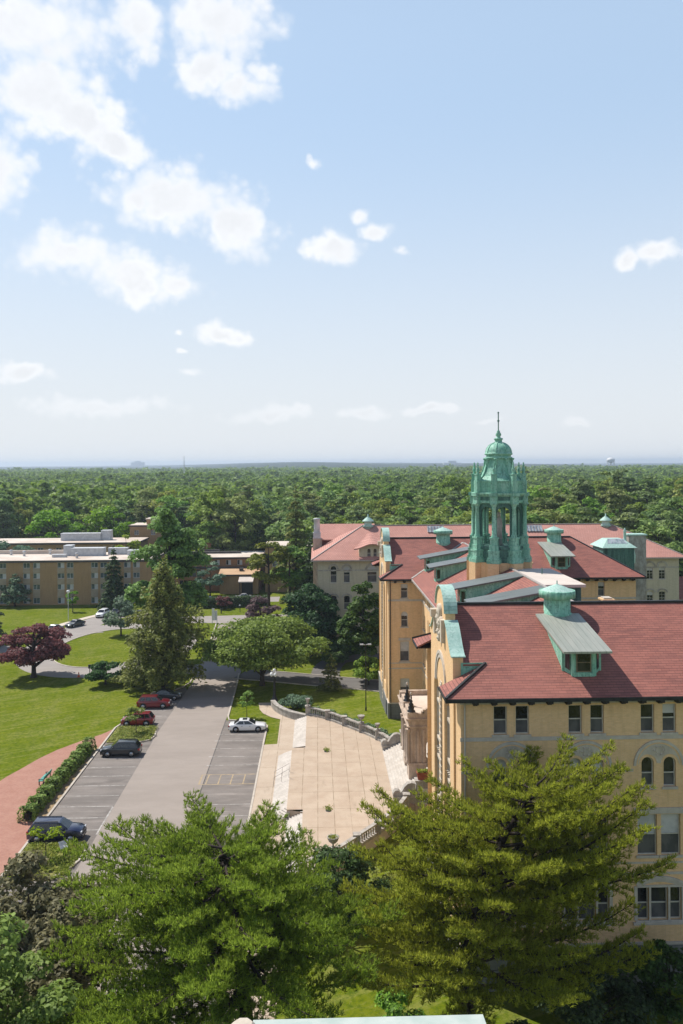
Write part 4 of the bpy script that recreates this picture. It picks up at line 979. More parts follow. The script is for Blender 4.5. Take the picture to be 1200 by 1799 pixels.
for a in S8:
    prof = [(2.5, 32.4), (2.1, 32.8), (1.83, 33.3), (1.63, 33.9), (1.5, 34.4), (1.46, 34.75)]
    mb.tube([(LX+r*math.cos(R(a)), LY+r*math.sin(R(a)), z) for r, z in prof], .07, 6)
    c_, s_ = math.cos(R(a)), math.sin(R(a)); mb.lathe([(0,-.5),(.16,-.35),(.2,-.1),(.12,0.1),(.25,.25),(.25,.4),(0,.42)], (LX+1.5*c_, LY+1.5*s_, 34.4), 8)
    a2 = R(a+22.5); mb.tube([(LX+1.36*math.cos(R(a+f)), LY+1.36*math.sin(R(a+f)), 34.35-.28*math.sin(math.pi*f/45)) for f in (4, 14, 22.5, 31, 41)], .06, 6)
mb.build('garland', MT['copper'], lan)
mb = MB(); mb.lathe([(1.3, 34.7), (1.52, 34.75), (1.52, 34.9), (1.36, 34.95), (1.36, 35.1), (1.55, 35.18), (1.55, 35.32), (1.45, 35.36), (1.43, 35.55), (1.32, 35.85), (1.1, 36.15), (.8, 36.38), (.5, 36.5), (.42, 36.6), (.4, 36.8), (.52, 36.9), (.5, 37.0), (.3, 37.05), (.2, 37.15), (.31, 37.35), (.31, 37.5), (.16, 37.7), (.2, 37.78), (.1, 37.9)], (LX, LY, 0), 24)
for a in S8: mb.tube([(LX+r*math.cos(R(a)), LY+r*math.sin(R(a)), z) for r, z in ((1.46,35.36),(1.44,35.55),(1.33,35.87),(1.11,36.17),(.81,36.4),(.5,36.52))], .055, 6)
mb.build('dome', MT['copper'], lan)
mb = MB(); mb.tube([(LX, LY, 37.8), (LX, LY, 39.85)], .06, 8); mb.bar((LX-.1, LY-.42, 39.2), (LX+.1, LY+.42, 39.2), .1, .12); mb.lathe([(0,-.18),(.17,0),(0,.18)], (LX, LY, 38.95), 8); mb.lathe([(.1,0),(.1,.1),(0,.2)], (LX, LY, 39.8), 6)
mb.build('cross', MT['darkcopper'], lan)

for o in children_of(lan):
    k = {'entablature': .905, 'frieze': .91, 'parapet': .91, 'finial': .91, 'pedestal': .94, 'column': .975}.get(o.name.split('.')[0])
    if k:
        for v in o.data.vertices: v.co.x = LX+(v.co.x-LX)*k; v.co.y = LY+(v.co.y-LY)*k
# ------------------------------------------------------------------ entrance portico
po = MB()
PXa, PXb, PYa, PYb, PT = 9.6, 14.0, 88.4, 97.0, 7.45
def pier(y0_, y1_):
    mb = MB(); mb.box(PXa, PXa+1.65, y0_, y1_, 0.2, 6.5)
    mb.box(PXa-.12, PXa+1.7, y0_-.12, y1_+.12, 0.2, 2.55); mb.box(PXa-.2, PXa+1.75, y0_-.2, y1_+.2, 2.55, 2.75)
    for xx in (PXa+.2, PXa+.85, PXa+1.45): mb.box(xx-.13, xx+.13, y0_-.1, y0_-.002, 2.75, 6.2)
    for yy in (y0_+.1, y1_-.1): mb.lathe([(.3, 2.75), (.3, 2.9), (.24, 3.0), (.2, 5.9), (.26, 6.0), (.3, 6.3)], (PXa-.18, yy, 0), 12)
    return mb.build('pier', MT['pinkstone'], pt)
mb = MB()
mb.box(PXa-.3, PXb, PYa-.2, PYb+.2, 6.5, 6.62); mb.box(PXa-.12, PXb, PYa-.06, PYb+.06, 6.62, 7.2); mb.box(PXa-.35, PXb, PYa-.28, PYb+.28, 7.2, 7.36); mb.box(PXa-.45, PXb, PYa-.36, PYb+.36, 7.36, 7.46)
pt = mb.build('portico', MT['pinkstone'], B)
pier(PYa, PYa+1.7); pier(92.5, 94.0)
mb = MB(); mb.wall((PXa+1.65, PYa), (1,0), (0,-1), PXb-PXa-1.65, 0.5, 6.5, [(0.08, 2.2, 0.5, 5.4, .92)], .6)
mb.wall((PXa, 92.5), (0,-1), (-1,0), 92.5-PYa-1.7, 0.5, 6.5, [(0.25, 92.5-PYa-1.95, 0.5, 5.7, 1.0)], .5)
mb.build('portico_wall', MT['pinkstone'], pt)
mb = MB()
mb.box(PXa, PXb, PYa-.1, PYa+.3, 7.46, 7.95); mb.box(PXa, PXb, PYb-.3, PYb+.1, 7.46, 8.1); mb.box(PXa-.1, PXa+.3, PYa+.3, PYb-.3, 7.46, 7.9)
for yy in (PYa-.15, PYb-.75, 92.3): mb.box(PXa-.25, PXa+.65, yy, yy+.9, 7.46, 8.05)
for q in range(9):
    t = math.pi*q/8; mb.box(PXa+2.2+.9*math.cos(t)-.16, PXa+2.2+.9*math.cos(t)+.16, PYa-.14, PYa+.28, 7.95, 7.96+.55*math.sin(t))
mb.build('portico_parapet', MT['pinkstone'], pt)
mb = MB(); mb.box(PXa+.3, PXb, PYa+.3, PYb-.3, 7.465, 7.56); mb.build('portico_roof', MT['flatroof'], pt)
for yy in (PYa+.3, 92.75):
    mb = MB(); mb.lathe([(.42, 0), (.42, .12), (.28, .2), (.34, .5), (.2, .62), (.26, .75), (.12, .95), (.18, 1.1), (.07, 1.25), (.09, 1.5), (.05, 1.75)], (PXa+.2, yy, 8.05), 12); mb.build('torch_finial', MT['black'], pt)
    mb = MB(); mb.lathe([(.05, 1.75), (.13, 1.85), (.1, 2.02), (0, 2.1)], (PXa+.2, yy, 8.05), 8); mb.build('torch_tip', MT['palestone'], pt)
# porch landing and the flight of steps up to it
mb = MB(); mb.box(10.4, 14.0, 84.4, 101.0, -.5, 1.5)
for k in range(9):
    z = 1.5-(k+1)*1.5/10; x0 = 10.4-(k+1)*.31
    mb.box(x0, 10.42, 85.4+.0*k, 100.0, -.3, z)
tag(mb.build('stone_steps', MT['step']), kind='structure')
for sg, yy in ((-1, 85.0), (1, 100.4)):
    mb = MB(); mb.box(7.6, 14.0, yy-.38, yy+.38, -1.2, .55); mb.box(7.5, 14.0, yy-.45, yy+.45, .55, .72)
    pts = []
    prof = [(7.7,.72),(7.75,1.05),(7.95,1.3),(8.25,1.32),(8.5,1.1),(8.65,1.25),(8.85,1.6),(9.2,1.95),(9.6,2.05),(10.0,1.95),(10.0,.72)]
    mb.prism([(x-.25, z) for x, z in prof], 'y', yy-.34, yy+.34)
    mb.box(9.85, 12.2, yy-.42, yy+.42, .72, 2.15); mb.box(9.7, 12.35, yy-.52, yy+.52, 2.15, 2.32)
    o = mb.build('stair_wall', MT['greystone'])
    tag(o, 'grey stone stair wall with a carved scroll, %s' % ('under the brick-red flower trough' if sg < 0 else 'on the far side of the porch steps without a trough'), 'stair wall')
# ------------------------------------------------------------------ leaves and trees
def unit(v): return v/np.maximum(np.linalg.norm(v, axis=1, keepdims=True), 1e-6)
def leaf_mesh(name, C_, N_, S_, rng, mat, aspect=0.6):
    n = len(C_); N_ = unit(N_); T_ = unit(np.cross(N_, rng.normal(size=(n, 3)))); Bv = np.cross(N_, T_)
    S_ = np.asarray(S_).reshape(-1, 1)
    V = np.stack([C_+T_*S_, C_+Bv*S_*aspect+N_*S_*0.12, C_-T_*S_, C_-Bv*S_*aspect+N_*S_*0.12], 1).reshape(-1, 3)
    return raw_mesh(name, V, 4, mat)
def raw_mesh(name, V, k, mat):
    me = bpy.data.meshes.new(name); nf = len(V)//k
    me.vertices.add(len(V)); me.vertices.foreach_set('co', V.astype(np.float32).ravel())
    me.loops.add(nf*k); me.loops.foreach_set('vertex_index', np.arange(nf*k, dtype=np.int32))
    me.polygons.add(nf); me.polygons.foreach_set('loop_start', np.arange(0, nf*k, k, dtype=np.int32))
    try: me.polygons.foreach_set('loop_total', np.full(nf, k, dtype=np.int32))
    except Exception: pass
    me.update(calc_edges=True); me.materials.append(mat); return me
def crown_broad(rng, h0, h1, rad, ncl, nl, size, squash=0.65, cr=0.33, fill=0.5, taper=0.0, ry=None):
    """leaves in clumps spread through an ellipsoid-ish crown"""
    d = unit(rng.normal(size=(ncl, 3))); rr = rng.uniform(fill, 1.0, (ncl, 1))**0.6
    c = d*rr; c[:, 2] = np.where(c[:, 2] < -0.35, c[:, 2]*0.6, c[:, 2])
    wz = 1-taper*np.clip((c[:, 2:3]+1)/2, 0, 1)
    ctr = np.concatenate([c[:, :1]*rad*wz, c[:, 1:2]*(ry or rad)*wz, (h0+h1)/2+c[:, 2:3]*(h1-h0)/2], 1)
    rc = rad*cr*rng.uniform(0.65, 1.25, ncl)
    k = rng.integers(0, ncl, nl); u = unit(rng.normal(size=(nl, 3))); u[:, 2] = np.where(u[:, 2] < -0.2, -u[:, 2]*0.5, u[:, 2])
    q = u*(rng.uniform(0.35, 1.0, (nl, 1))**0.5)*rc[k][:, None]; q[:, 2] *= squash
    C_ = ctr[k]+q
    N_ = u*0.7+np.array([0, 0, 0.55])+rng.normal(size=(nl, 3))*0.45
    return C_, N_, size*rng.uniform(0.6, 1.25, nl), ctr
def crown_conifer(rng, h0, h1, rad, levels, per, nl, size, power=0.85, droop=0.25, flat=0.12, ragged=0.3, up=0.0):
    segs = []
    for i in range(levels):
        t = (i+rng.uniform(-.3, .3))/max(1, levels-1); t = min(1, max(0, t))
        L = rad*(1-t)**power*rng.uniform(1-ragged, 1.08)+0.12
        for j in range(per):
            a = 2*math.pi*(j+rng.uniform(-.35, .35))/per+i*2.4
            segs.append((h0+(h1-h0)*t, a, L*rng.uniform(1-ragged, 1.1)))
    segs = np.array(segs); w_ = segs[:, 2]**1.5+0.1; w_ /= w_.sum()
    k = rng.choice(len(segs), nl, p=w_); s = rng.uniform(0.12, 1.0, nl)**0.7
    L = segs[k, 2]; a = segs[k, 1]; lat = rng.normal(size=nl)*0.17*L*(1.15-s)+rng.normal(size=nl)*0.1
    x = np.cos(a)*L*s-np.sin(a)*lat; y = np.sin(a)*L*s+np.cos(a)*lat
    z = segs[k, 0]-droop*L*s**1.3+up*L*s+rng.normal(size=nl)*flat
    C_ = np.stack([x, y, z], 1)
    N_ = np.stack([np.cos(a)*0.35, np.sin(a)*0.35, np.ones(nl)*0.8], 1)+rng.normal(size=(nl, 3))*0.45
    return C_, N_, size*rng.uniform(0.6, 1.3, nl), segs
LM = {
 'oak': leaf_mat('oak_leaves', (0.128,0.247,0.043), (0.210,0.360,0.060), hue=0.0),
 'oakdark': leaf_mat('glossy_dark_leaves', (0.054,0.108,0.024), (0.120,0.186,0.048), 0.8, hue=0.0),
 'bright': leaf_mat('bright_green_leaves', (0.158,0.280,0.022), (0.251,0.372,0.037)),
 'maple': leaf_mat('maple_leaves', (0.115,0.195,0.018), (0.185,0.275,0.032), 0.8, hue=0.005),
 'dogwood': leaf_mat('light_olive_leaves', (0.138,0.201,0.032), (0.218,0.282,0.055), 0.5, hue=0.0),
 'olive': leaf_mat('olive_conifer_needles', (0.165,0.194,0.043), (0.265,0.280,0.072), 0.4, hue=0.01),
 'dark': leaf_mat('dark_evergreen_needles', (0.036,0.078,0.022), (0.07,0.125,0.036), 0.5),
 'blue': leaf_mat('blue_green_needles', (0.103,0.177,0.099), (0.198,0.290,0.177), 0.6),
 'purple': leaf_mat('purple_maple_leaves', (0.124,0.039,0.039), (0.223,0.086,0.076), 0.7, hue=0.01),
 'plum': leaf_mat('plum_leaves', (0.108,0.065,0.073), (0.206,0.134,0.130), 0.7, hue=0.01),
 'copperbeech': leaf_mat('bronze_green_leaves', (0.12,0.115,0.042), (0.25,0.225,0.095), 0.9, hue=0.01),
 'pine': leaf_mat('pine_needles', (0.175,0.255,0.026), (0.255,0.335,0.045), 0.5, trans=0.58, hue=0.0),
 'pineyellow': leaf_mat('yellow_green_pine_needles', (0.25,0.285,0.018), (0.35,0.375,0.032), 0.5, trans=0.58, hue=0.0),
 'wood1': leaf_mat('wood_leaves', (0.128,0.224,0.041), (0.232,0.337,0.075), 0.07, hue=0.035),
 'wood2': leaf_mat('wood_pine_needles', (0.126,0.188,0.053), (0.233,0.296,0.089), 0.07, hue=0.03),
 'wood3': leaf_mat('light_wood_leaves', (0.193,0.262,0.048), (0.290,0.359,0.083), 0.07, hue=0.03),
 'hedge': leaf_mat('hedge_leaves', (0.152,0.254,0.026), (0.239,0.355,0.043), 1.2, hue=0.0),
 'grassy': leaf_mat('grass_blades', (0.192,0.264,0.042), (0.348,0.360,0.102), 0.8, hue=0.0),
 'flower': leaf_mat('yellow_green_flowers', (0.360,0.384,0.036), (0.192,0.264,0.036), 3.0, hue=0.0),
}
def trunk_mesh(rng, h0, h1, r, ctr=None, rad=0, mat='bark', nlimb=8, lean=(0, 0)):
    mb = MB(); top = h0+(h1-h0)*0.6
    mb.tube([(0, 0, 0), (lean[0]*.1, lean[1]*.1, h0*.5), (lean[0]*.4, lean[1]*.4, h0), (lean[0], lean[1], top), (lean[0], lean[1], h1-(h1-h0)*.12)], [r*1.35, r, r*.85, r*.45, r*.12], 8)
    if ctr is not None:
        idx = rng.permutation(len(ctr))[:nlimb]
        for i in idx:
            e = ctr[i]; s = max(h0*.75, min(e[2]-rad*.3, top)); f = min(1, max(0, (s-h0)/(top-h0+1e-6)))
            p0 = np.array([lean[0]*(.4+.6*f), lean[1]*(.4+.6*f), s]); m_ = (p0+e)/2+np.array([0, 0, rad*.1])
            mb.tube([p0, m_, e], [r*.42, r*.25, r*.07], 6)
    me = mb.mesh('trunk'); me.materials.append(MT[mat]); return me
def broad_meshes(seed, H, rad, base, ncl, nl, size, leaf, rtr=0.3, squash=.65, cr=.33, fill=.5, taper=0.0, mat='bark', nlimb=9, ry=None):
    rng = np.random.default_rng(seed); C_, N_, S_, ctr = crown_broad(rng, base, H, rad, ncl, nl, size, squash, cr, fill, taper, ry)
    return leaf_mesh('crown', C_, N_, S_, rng, LM[leaf]), trunk_mesh(rng, base, H, rtr, ctr, rad, mat, nlimb)
def conifer_meshes(seed, H, rad, base, levels, per, nl, size, leaf, rtr=0.25, **kw):
    rng = np.random.default_rng(seed); mat = kw.pop('mat', 'darkbark')
    C_, N_, S_, segs = crown_conifer(rng, base, H, rad, levels, per, nl, size, **kw)
    mb = MB(); mb.tube([(0, 0, 0), (0, 0, base), (0, 0, H*.96)], [rtr*1.3, rtr, rtr*.12], 8)
    for (z, a, L) in segs[::2]:
        mb.tube([(0, 0, z), (math.cos(a)*L*.8, math.sin(a)*L*.8, z-kw.get('droop', .25)*L*.6+kw.get('up', 0)*L*.8)], [rtr*.22, rtr*.06], 4, cap=False)
    tm = mb.mesh('trunk'); tm.materials.append(MT[mat])
    return leaf_mesh('crown', C_, N_, S_, rng, LM[leaf], 0.45), tm
def place_tree(name, label, meshes, x, y, group=None, scale=(1,1,1), rotz=0.0, z=None, cat='tree'):
    o = thing(name, label, cat, (x, y, ground_z(x, y) if z is None else z), rotz, group); o.scale = scale
    link('trunk', meshes[1], o); link('crown', meshes[0], o)
    return o

bm, cm = broad_meshes, conifer_meshes
# --- single trees about the grounds
place_tree('cedar_tree', 'tall olive-green layered conifer on the lawn beside the parked red cars', cm(11, 19.6, 8.8, 2.4, 22, 10, 21000, .31, 'olive', .55, power=.42, droop=.12, flat=.5, ragged=.62), -24.1, 132.5)
place_tree('oak_tree', 'tall dense green broadleaf tree rising behind the layered conifer', bm(12, 28, 7.2, 1, 120, 34000, .38, 'oak', .5, .8, .25, .3, .3), -26.6, 152)
place_tree('spruce_tree', 'dark narrow spruce in front of the brown brick dormitory', cm(13, 15.2, 4.6, 1.2, 17, 8, 5000, .4, 'dark', .25, power=.8, droop=.3), -50.2, 209)
place_tree('cedar_tree', 'small pale grey-green cedar on the lawn before the dormitory', cm(14, 8.0, 4.4, 1.6, 9, 7, 3000, .36, 'blue', .22, power=.6, droop=.1, flat=.2), -75.6, 212.5)
place_tree('young_tree', 'thin young tree with a twisted narrow crown before the dormitory wall', bm(15, 5.2, 1.3, 1.2, 12, 700, .24, 'oak', .09, .9, .4), -58.8, 204)
place_tree('maple_tree', 'spreading dark purple maple on the lawn inside the loop drive', bm(16, 8.8, 5.3, .9, 70, 14000, .27, 'purple', .45, .55, .28, .45, mat='darkbark', nlimb=14), -47.3, 141.6)
place_tree('yew_bush', 'dark spreading yew bush between the loop drive and the conifer', bm(17, 3.4, 3.0, .2, 16, 3200, .26, 'dark', .2, .5, .4), -34.2, 136.5, cat='bush')
place_tree('yew_bush', 'dull olive spreading bush under the left side of the layered conifer', bm(18, 2.6, 3.2, .2, 16, 2800, .26, 'olive', .2, .45, .4), -29.3, 134.6, cat='bush')
place_tree('holly_tree', 'bluish green bushy tree at the edge of the oval lawn', bm(19, 7.6, 3.2, .4, 26, 4200, .28, 'blue', .22, .7, .4), -40.6, 175)
place_tree('dogwood_tree', 'broad light olive-green tree arching over the end of the car park', bm(20, 10.6, 9.4, 1.6, 110, 30000, .27, 'dogwood', .4, .55, .25, .5, ry=8.0, nlimb=18), -8.9, 134.5)
place_tree('beech_tree', 'low weeping plum-coloured tree behind the light olive tree', bm(21, 9.0, 4.1, .4, 44, 10000, .25, 'plum', .25, .7, .3), -11.0, 163)
tp = bm(22, 19, 4.6, 6.5, 34, 6500, .34, 'olive', .38, .6, .32, .3)
place_tree('tall_tree', 'tall thin-trunked olive tree behind the plum-coloured tree', tp, -10.6, 183)
place_tree('tall_tree', 'slightly shorter olive tree with a bare lower trunk nearer the cream building', bm(23, 17.5, 4.2, 6, 30, 5600, .34, 'oak', .34, .6, .32, .3), -6.2, 186)
place_tree('spruce_tree', 'tall dark brown-green spruce left of the pink-roofed building', cm(24, 30, 5.8, 4, 24, 8, 6500, .5, 'olive', .4, power=.7, droop=.3, ragged=.4), -5.0, 196)
place_tree('spruce_tree', 'dark green spruce close against the left end of the pink-roofed building', cm(25, 25, 5.2, 2, 22, 8, 5200, .5, 'dark', .4, power=.65, droop=.3, ragged=.4), -0.4, 182)
place_tree('pine_tree', 'rounded dark blue-green pine before the cream brick wall', bm(26, 12.6, 6.4, 0.2, 90, 20000, .30, 'dark', .35, .75, .25, .35, .25), -1.2, 154)
place_tree('magnolia_tree', 'dense glossy tree filling the gap between the cream wing and the tan gable', bm(27, 15.8, 4.3, 0.2, 80, 17000, .30, 'oakdark', .35, .85, .26, .35, .3), 7.5, 139)
place_tree('laurel_bush', 'dark undergrowth bush at the foot of the cream wall', bm(71, 4.4, 3.2, .0, 30, 6000, .26, 'dark', .12, .7, .34), 4.6, 151.5, cat='bush')
place_tree('laurel_bush', 'low dark bush between the dark pine and the glossy tree', bm(72, 3.2, 2.4, .0, 24, 4200, .24, 'oakdark', .1, .7, .34), 3.2, 147.0, cat='bush')
place_tree('spruce_tree', 'small brownish spruce on the lawn behind the curved balustrade', cm(28, 5.6, 2.2, .5, 11, 7, 2200, .2, 'olive', .12, power=.8, droop=.1, flat=.08), 2.0, 130.9)
place_tree('bush_tree', 'round bright green bushy tree by the foundation of the tan gable', bm(29, 4.4, 2.3, .3, 24, 4600, .19, 'hedge', .12, .8, .4), 8.0, 134.0, cat='bush')
place_tree('young_tree', 'small young tree on the grass strip behind the white car', bm(30, 3.6, 1.05, 1.0, 12, 900, .15, 'bright', .05, .8, .4), -9.95, 117.5)
place_tree('young_tree', 'thin sapling on the planted island in front of the red car', bm(31, 3.3, 1.5, 1.7, 12, 700, .15, 'dogwood', .05, .5, .4), -23.9, 111.2)
place_tree('young_tree', 'spindly sapling on the nearest planted island by the navy car', bm(32, 3.0, 1.4, 1.6, 9, 420, .13, 'bright', .04, .45, .38), -24.5, 76.3)
place_tree('conifer_tree', 'dark conifer cut off by the left edge of the photo', cm(33, 18, 4.6, 1, 16, 8, 4500, .42, 'dark', .3, power=.6, droop=.25), -65.3, 166)
place_tree('lawn_tree', 'bushy green tree low at the left edge beside the loop drive', bm(34, 8.5, 4.0, .8, 26, 3800, .3, 'maple', .25), -64.6, 160)
place_tree('lime_tree', 'bright yellow-green round tree behind the flat-roofed dormitory', bm(35, 19.5, 8.6, 3, 46, 5200, .55, 'bright', .4, .7, .3), -92.0, 296)
place_tree('lime_tree', 'bright yellow-green tree beside the small rooftop block', bm(36, 20.5, 9.0, 3, 46, 5200, .55, 'bright', .4, .7, .3), -70.5, 294)
place_tree('lime_tree', 'low yellow-green tree between the brown building and the woods', bm(37, 13, 6, 1.5, 30, 3200, .5, 'bright', .3), -39, 252)
place_tree('lime_tree', 'bushy yellow-green tree behind the rooftop units of the dormitory', bm(38, 14.6, 5.0, 2, 26, 2800, .45, 'bright', .3), -55, 244)
place_tree('willow_tree', 'pale grey-green tree between the two flat-roofed dormitories', bm(39, 13.6, 6.2, 2, 34, 3600, .45, 'blue', .3, .5), -88, 247)
place_tree('court_tree', 'green tree against the tan wall of the low brown building', bm(40, 8.6, 3.4, 1.0, 24, 3000, .32, 'blue', .2, .7, .36), -28.8, 226.5)
place_tree('court_tree', 'small bright bush between the two tan wings at the right edge', bm(41, 8.5, 2.2, 1, 18, 1600, .3, 'bright', .15), 49.5, 142.5)
place_tree('purple_bush', 'round dark red bush in front of the clipped hedge', bm(42, 3.0, 1.9, .1, 14, 1500, .22, 'purple', .1, .8, .45), -23.0, 205.8, cat='bush')

# --- woods beyond the buildings: nearest trees each their own, the rest one mass
PROT = [('wood_tree', 'round-crowned green tree in the woods beyond the buildings', bm(100+i, 21+(i % 3)*1.2, 6.0+.45*(i % 4), 3, 40, 4200, .52, 'wood1' if i < 4 else 'wood3', .35, .75, .30, .45, nlimb=5)) for i in range(6)]
PROT += [('wood_pine', 'dark layered pine in the woods beyond the buildings', bm(110+i, 24, 5.2, 6, 34, 3800, .5, 'wood2', .35, .34, .34, .35, .45, nlimb=8)) for i in range(4)]
FR = random.Random(77); pts = []
def blocked(x, y):
    if x < -36 and y < 292: return True
    if -36 <= x < -3 and y < 250: return True
    if x >= -3 and y < 196 - 0.0*x: return True
    if x > 58 and y < 186: return True
    if abs(x+16+0.02*(y-300)) < 5 and y < 350: return True
    if x < -55 and y < 312 and x > -105: return True
    return False
y = 186.0
while y < 2600:
    sy = max(8.5, .024*y); sx = max(8.8, .0105*y)
    x = -.385*y-14
    while x < .445*y+14:
        px_, py_ = x+FR.uniform(-.42, .42)*sx, y+FR.uniform(-.5, .5)*sy
        if not blocked(px_, py_): pts.append((px_, py_))
        x += sx
    y += sy
pts.sort(key=lambda q: math.hypot(*q))
NEAR = pts[:290]
spec_h = {}
for i, (x, y) in enumerate(NEAR):
    pine = FR.random() < .34
    nm, lb, ms = FR.choice(PROT[6:]) if pine else FR.choice(PROT[:6])
    s = FR.uniform(.82, 1.18)*(1.0 if y < 270 else 1.08); h = s*FR.uniform(.74, 1.12)
    if y < 240 and x < 60: h *= .85
    place_tree(nm, lb, ms, x, y, 'trees of the woods beyond the buildings', (s, s, h), FR.uniform(0, 6.28), -1.0)
for (x, y, s) in ((101, 290, 1.35), (108, 296, 1.42), (114, 288, 1.3), (95, 300, 1.25), (131, 300, 1.3), (140, 310, 1.32)):
    place_tree('wood_pine', 'dark layered pine in the woods beyond the buildings', PROT[6+int(x) % 4][2], x, y, 'trees of the woods beyond the buildings', (s*.95, s*.95, s), x, -1.0)
def far_mass(P_):
    rng = np.random.default_rng(9); Cs, Ns, Ss = [], [], []
    lows = []
    for i in range(6):
        if i < 4: c = crown_broad(rng, 8, 23.5, 6.2, 16, 150, 1.5, .7, .36, .4)
        else: c = crown_broad(rng, 9, 25, 5.4, 16, 150, 1.4, .4, .36, .4, .4)
        lows.append(c[:3])
    for (x, y) in P_:
        c, n, s = lows[rng.integers(0, 6)]
        k = rng.uniform(.85, 1.2); kh = k*rng.uniform(.66, .98)*(1+.12*math.sin(x*.017+1)*math.sin(y*.013)); big = max(1.0, .0105*y/8.8)
        m_ = len(c) if y < 700 else (90 if y < 1300 else 50)
        a = rng.uniform(0, 6.28); ca, sa = math.cos(a), math.sin(a); c2 = c[:m_]
        q = np.stack([(c2[:, 0]*ca-c2[:, 1]*sa)*k*big+x, (c2[:, 0]*sa+c2[:, 1]*ca)*k*big+y, c2[:, 2]*kh-1.0], 1)
        Cs.append(q); Ns.append(n[:m_]); Ss.append(s[:m_]*k*(1.0 if m_ > 100 else 1.35)*big**.8)
    C_ = np.concatenate(Cs); N_ = np.concatenate(Ns); S_ = np.concatenate(Ss)
    o = link('far_woods', leaf_mesh('far_woods', C_, N_, S_, rng, LM['wood1']))
    tag(o, 'unbroken green woods reaching to the horizon', 'woods', kind='stuff')
far_mass(pts[290:])

# --- the two big pines and the leafy trees in the foreground
def brush_mesh(name, tips, dirs, rng, mat, blades=7, L=.25, W=.052, spread=.75):
    n = len(tips); T_ = np.repeat(tips, blades, 0); D_ = np.repeat(unit(dirs), blades, 0)
    d = unit(D_+rng.normal(size=(n*blades, 3))*spread*.55); l = (L*rng.uniform(.6, 1.2, (n*blades, 1)))
    sd = unit(np.cross(d, rng.normal(size=(n*blades, 3))))*W*.5
    b0 = T_+rng.normal(size=T_.shape)*.02
    V = np.stack([b0-sd*.6, b0+sd*.6, b0+d*l*.7+sd, b0+d*l], 1)
    return raw_mesh(name, V.reshape(-1, 3), 4, mat)
def big_pine(name, label, seed, path, radii, n, t0, length, rise, leaf, tuft=.085, maxy=99.0, blades=7, extra=(), sweep=.16, needle=.25):
    rng = np.random.default_rng(seed); P_ = np.array(path, float); cum = np.r_[0, np.cumsum(np.linalg.norm(np.diff(P_, axis=0), axis=1))]; cum /= cum[-1]
    at = lambda t: np.array([np.interp(t, cum, P_[:, k]) for k in range(3)])
    root = thing(name, label, 'tree', tuple(P_[0])); O_ = P_[0]
    mb = MB(); mb.tube([at(t)-O_ for t in np.linspace(0, 1, 14)], [float(np.interp(t, cum, radii)) for t in np.linspace(0, 1, 14)], 10)
    tips, dirs = [], []
    limbs = []
    for i in range(n):
        t = t0+(1-t0)*(i+rng.uniform(0, 1))/n; a = i*2.39996+rng.uniform(-.35, .35); limbs.append((t, a, length(t, a)*rng.uniform(.8, 1.12), rise(t, a)))
    limbs += list(extra)
    for (t, a, L, rs) in limbs:
        p0 = at(t); out = np.array([math.cos(a), math.sin(a), 0.0]); side = np.array([-out[1], out[0], 0])
        bend = rng.uniform(-.25, .25)
        def lp(s): return p0+out*L*s*math.cos(rs*.6)+side*bend*L*s*s+np.array([0, 0, L*(math.sin(rs)*s*.75+sweep*s**2.2-.05*s)])
        pts_ = [lp(s) for s in np.linspace(0, 1, 7)]
        if max(p[1] for p in pts_) > maxy:
            for p in pts_: p[1] = min(p[1], maxy-.3*rng.uniform(0, 1))
        r0 = .035+.012*L
        mb.tube([p-O_ for p in pts_], [r0*(1-.85*s) for s in np.linspace(0, 1, 7)], 6, cap=False)
        s = .18
        while s < 1.0:
            for sg in (-1, 1):
                l2 = L*.25*(1.12-s)*rng.uniform(.5, 1.25)+.45; base = np.array([np.interp(s, np.linspace(0, 1, 7), [p[k] for p in pts_]) for k in range(3)])
                d2 = out*.75+side*sg*rng.uniform(.6, 1.1)+np.array([0, 0, rng.uniform(.0, .45)]); d2 /= np.linalg.norm(d2)
                end = base+d2*l2
                if end[1] > maxy: end[1] = maxy; 
                if l2 > .5: mb.tube([base-O_, end-O_], [.022, .008], 4, cap=False)
                for q in np.arange(.18, 1.01, tuft/l2):
                    c = base+(end-base)*q+rng.normal(size=3)*.055; tips.append(c-O_); dirs.append(d2*.45+np.array([0, 0, .9])+rng.normal(size=3)*.3)
            s += .36/L
        for q in np.linspace(.5, 1.0, int(L*2.2)):
            c = lp(q); c[1] = min(c[1], maxy); tips.append(c-O_+rng.normal(size=3)*.08); dirs.append(out*.5+np.array([0, 0, .8]))
    me = mb.mesh('trunk'); me.materials.append(MT['darkbark']); link('trunk', me, root)
    link('crown', brush_mesh('crown', np.array(tips), np.array(dirs), rng, LM[leaf], blades, needle), root)
    return root
ang = lambda a, b_: abs((a-b_+math.pi) % (2*math.pi)-math.pi)
big_pine('pine_tree', 'big dark green pine spreading over the bottom middle of the grounds', 3,
    [(-3.6, 44, -1), (-3.8, 44.3, 4), (-4.2, 44.8, 8), (-4.7, 45.4, 11), (-5.2, 45.8, 13.6)], [.5, .42, .34, .22, .08], 66, .52,
    lambda t, a: (9.0 if t < .86 else 9.0*((1-t)/.14)**.5*.72+2.2)*(1.0 if ang(a, math.pi/2) > .8 else .92)*(1-.3*max(0, math.cos(a))), lambda t, a: .02+.55*max(0, t-.7), 'pine',
    extra=[(.55, math.pi*.97, 10.5, .0), (.6, 2.75, 10.0, .03), (.57, 3.5, 10.0, .0), (.66, .2, 8.6, .0), (.68, -.4, 8.0, .0), (.64, .6, 7.6, .0), (.92, 2.2, 3.4, .5)], needle=.28)
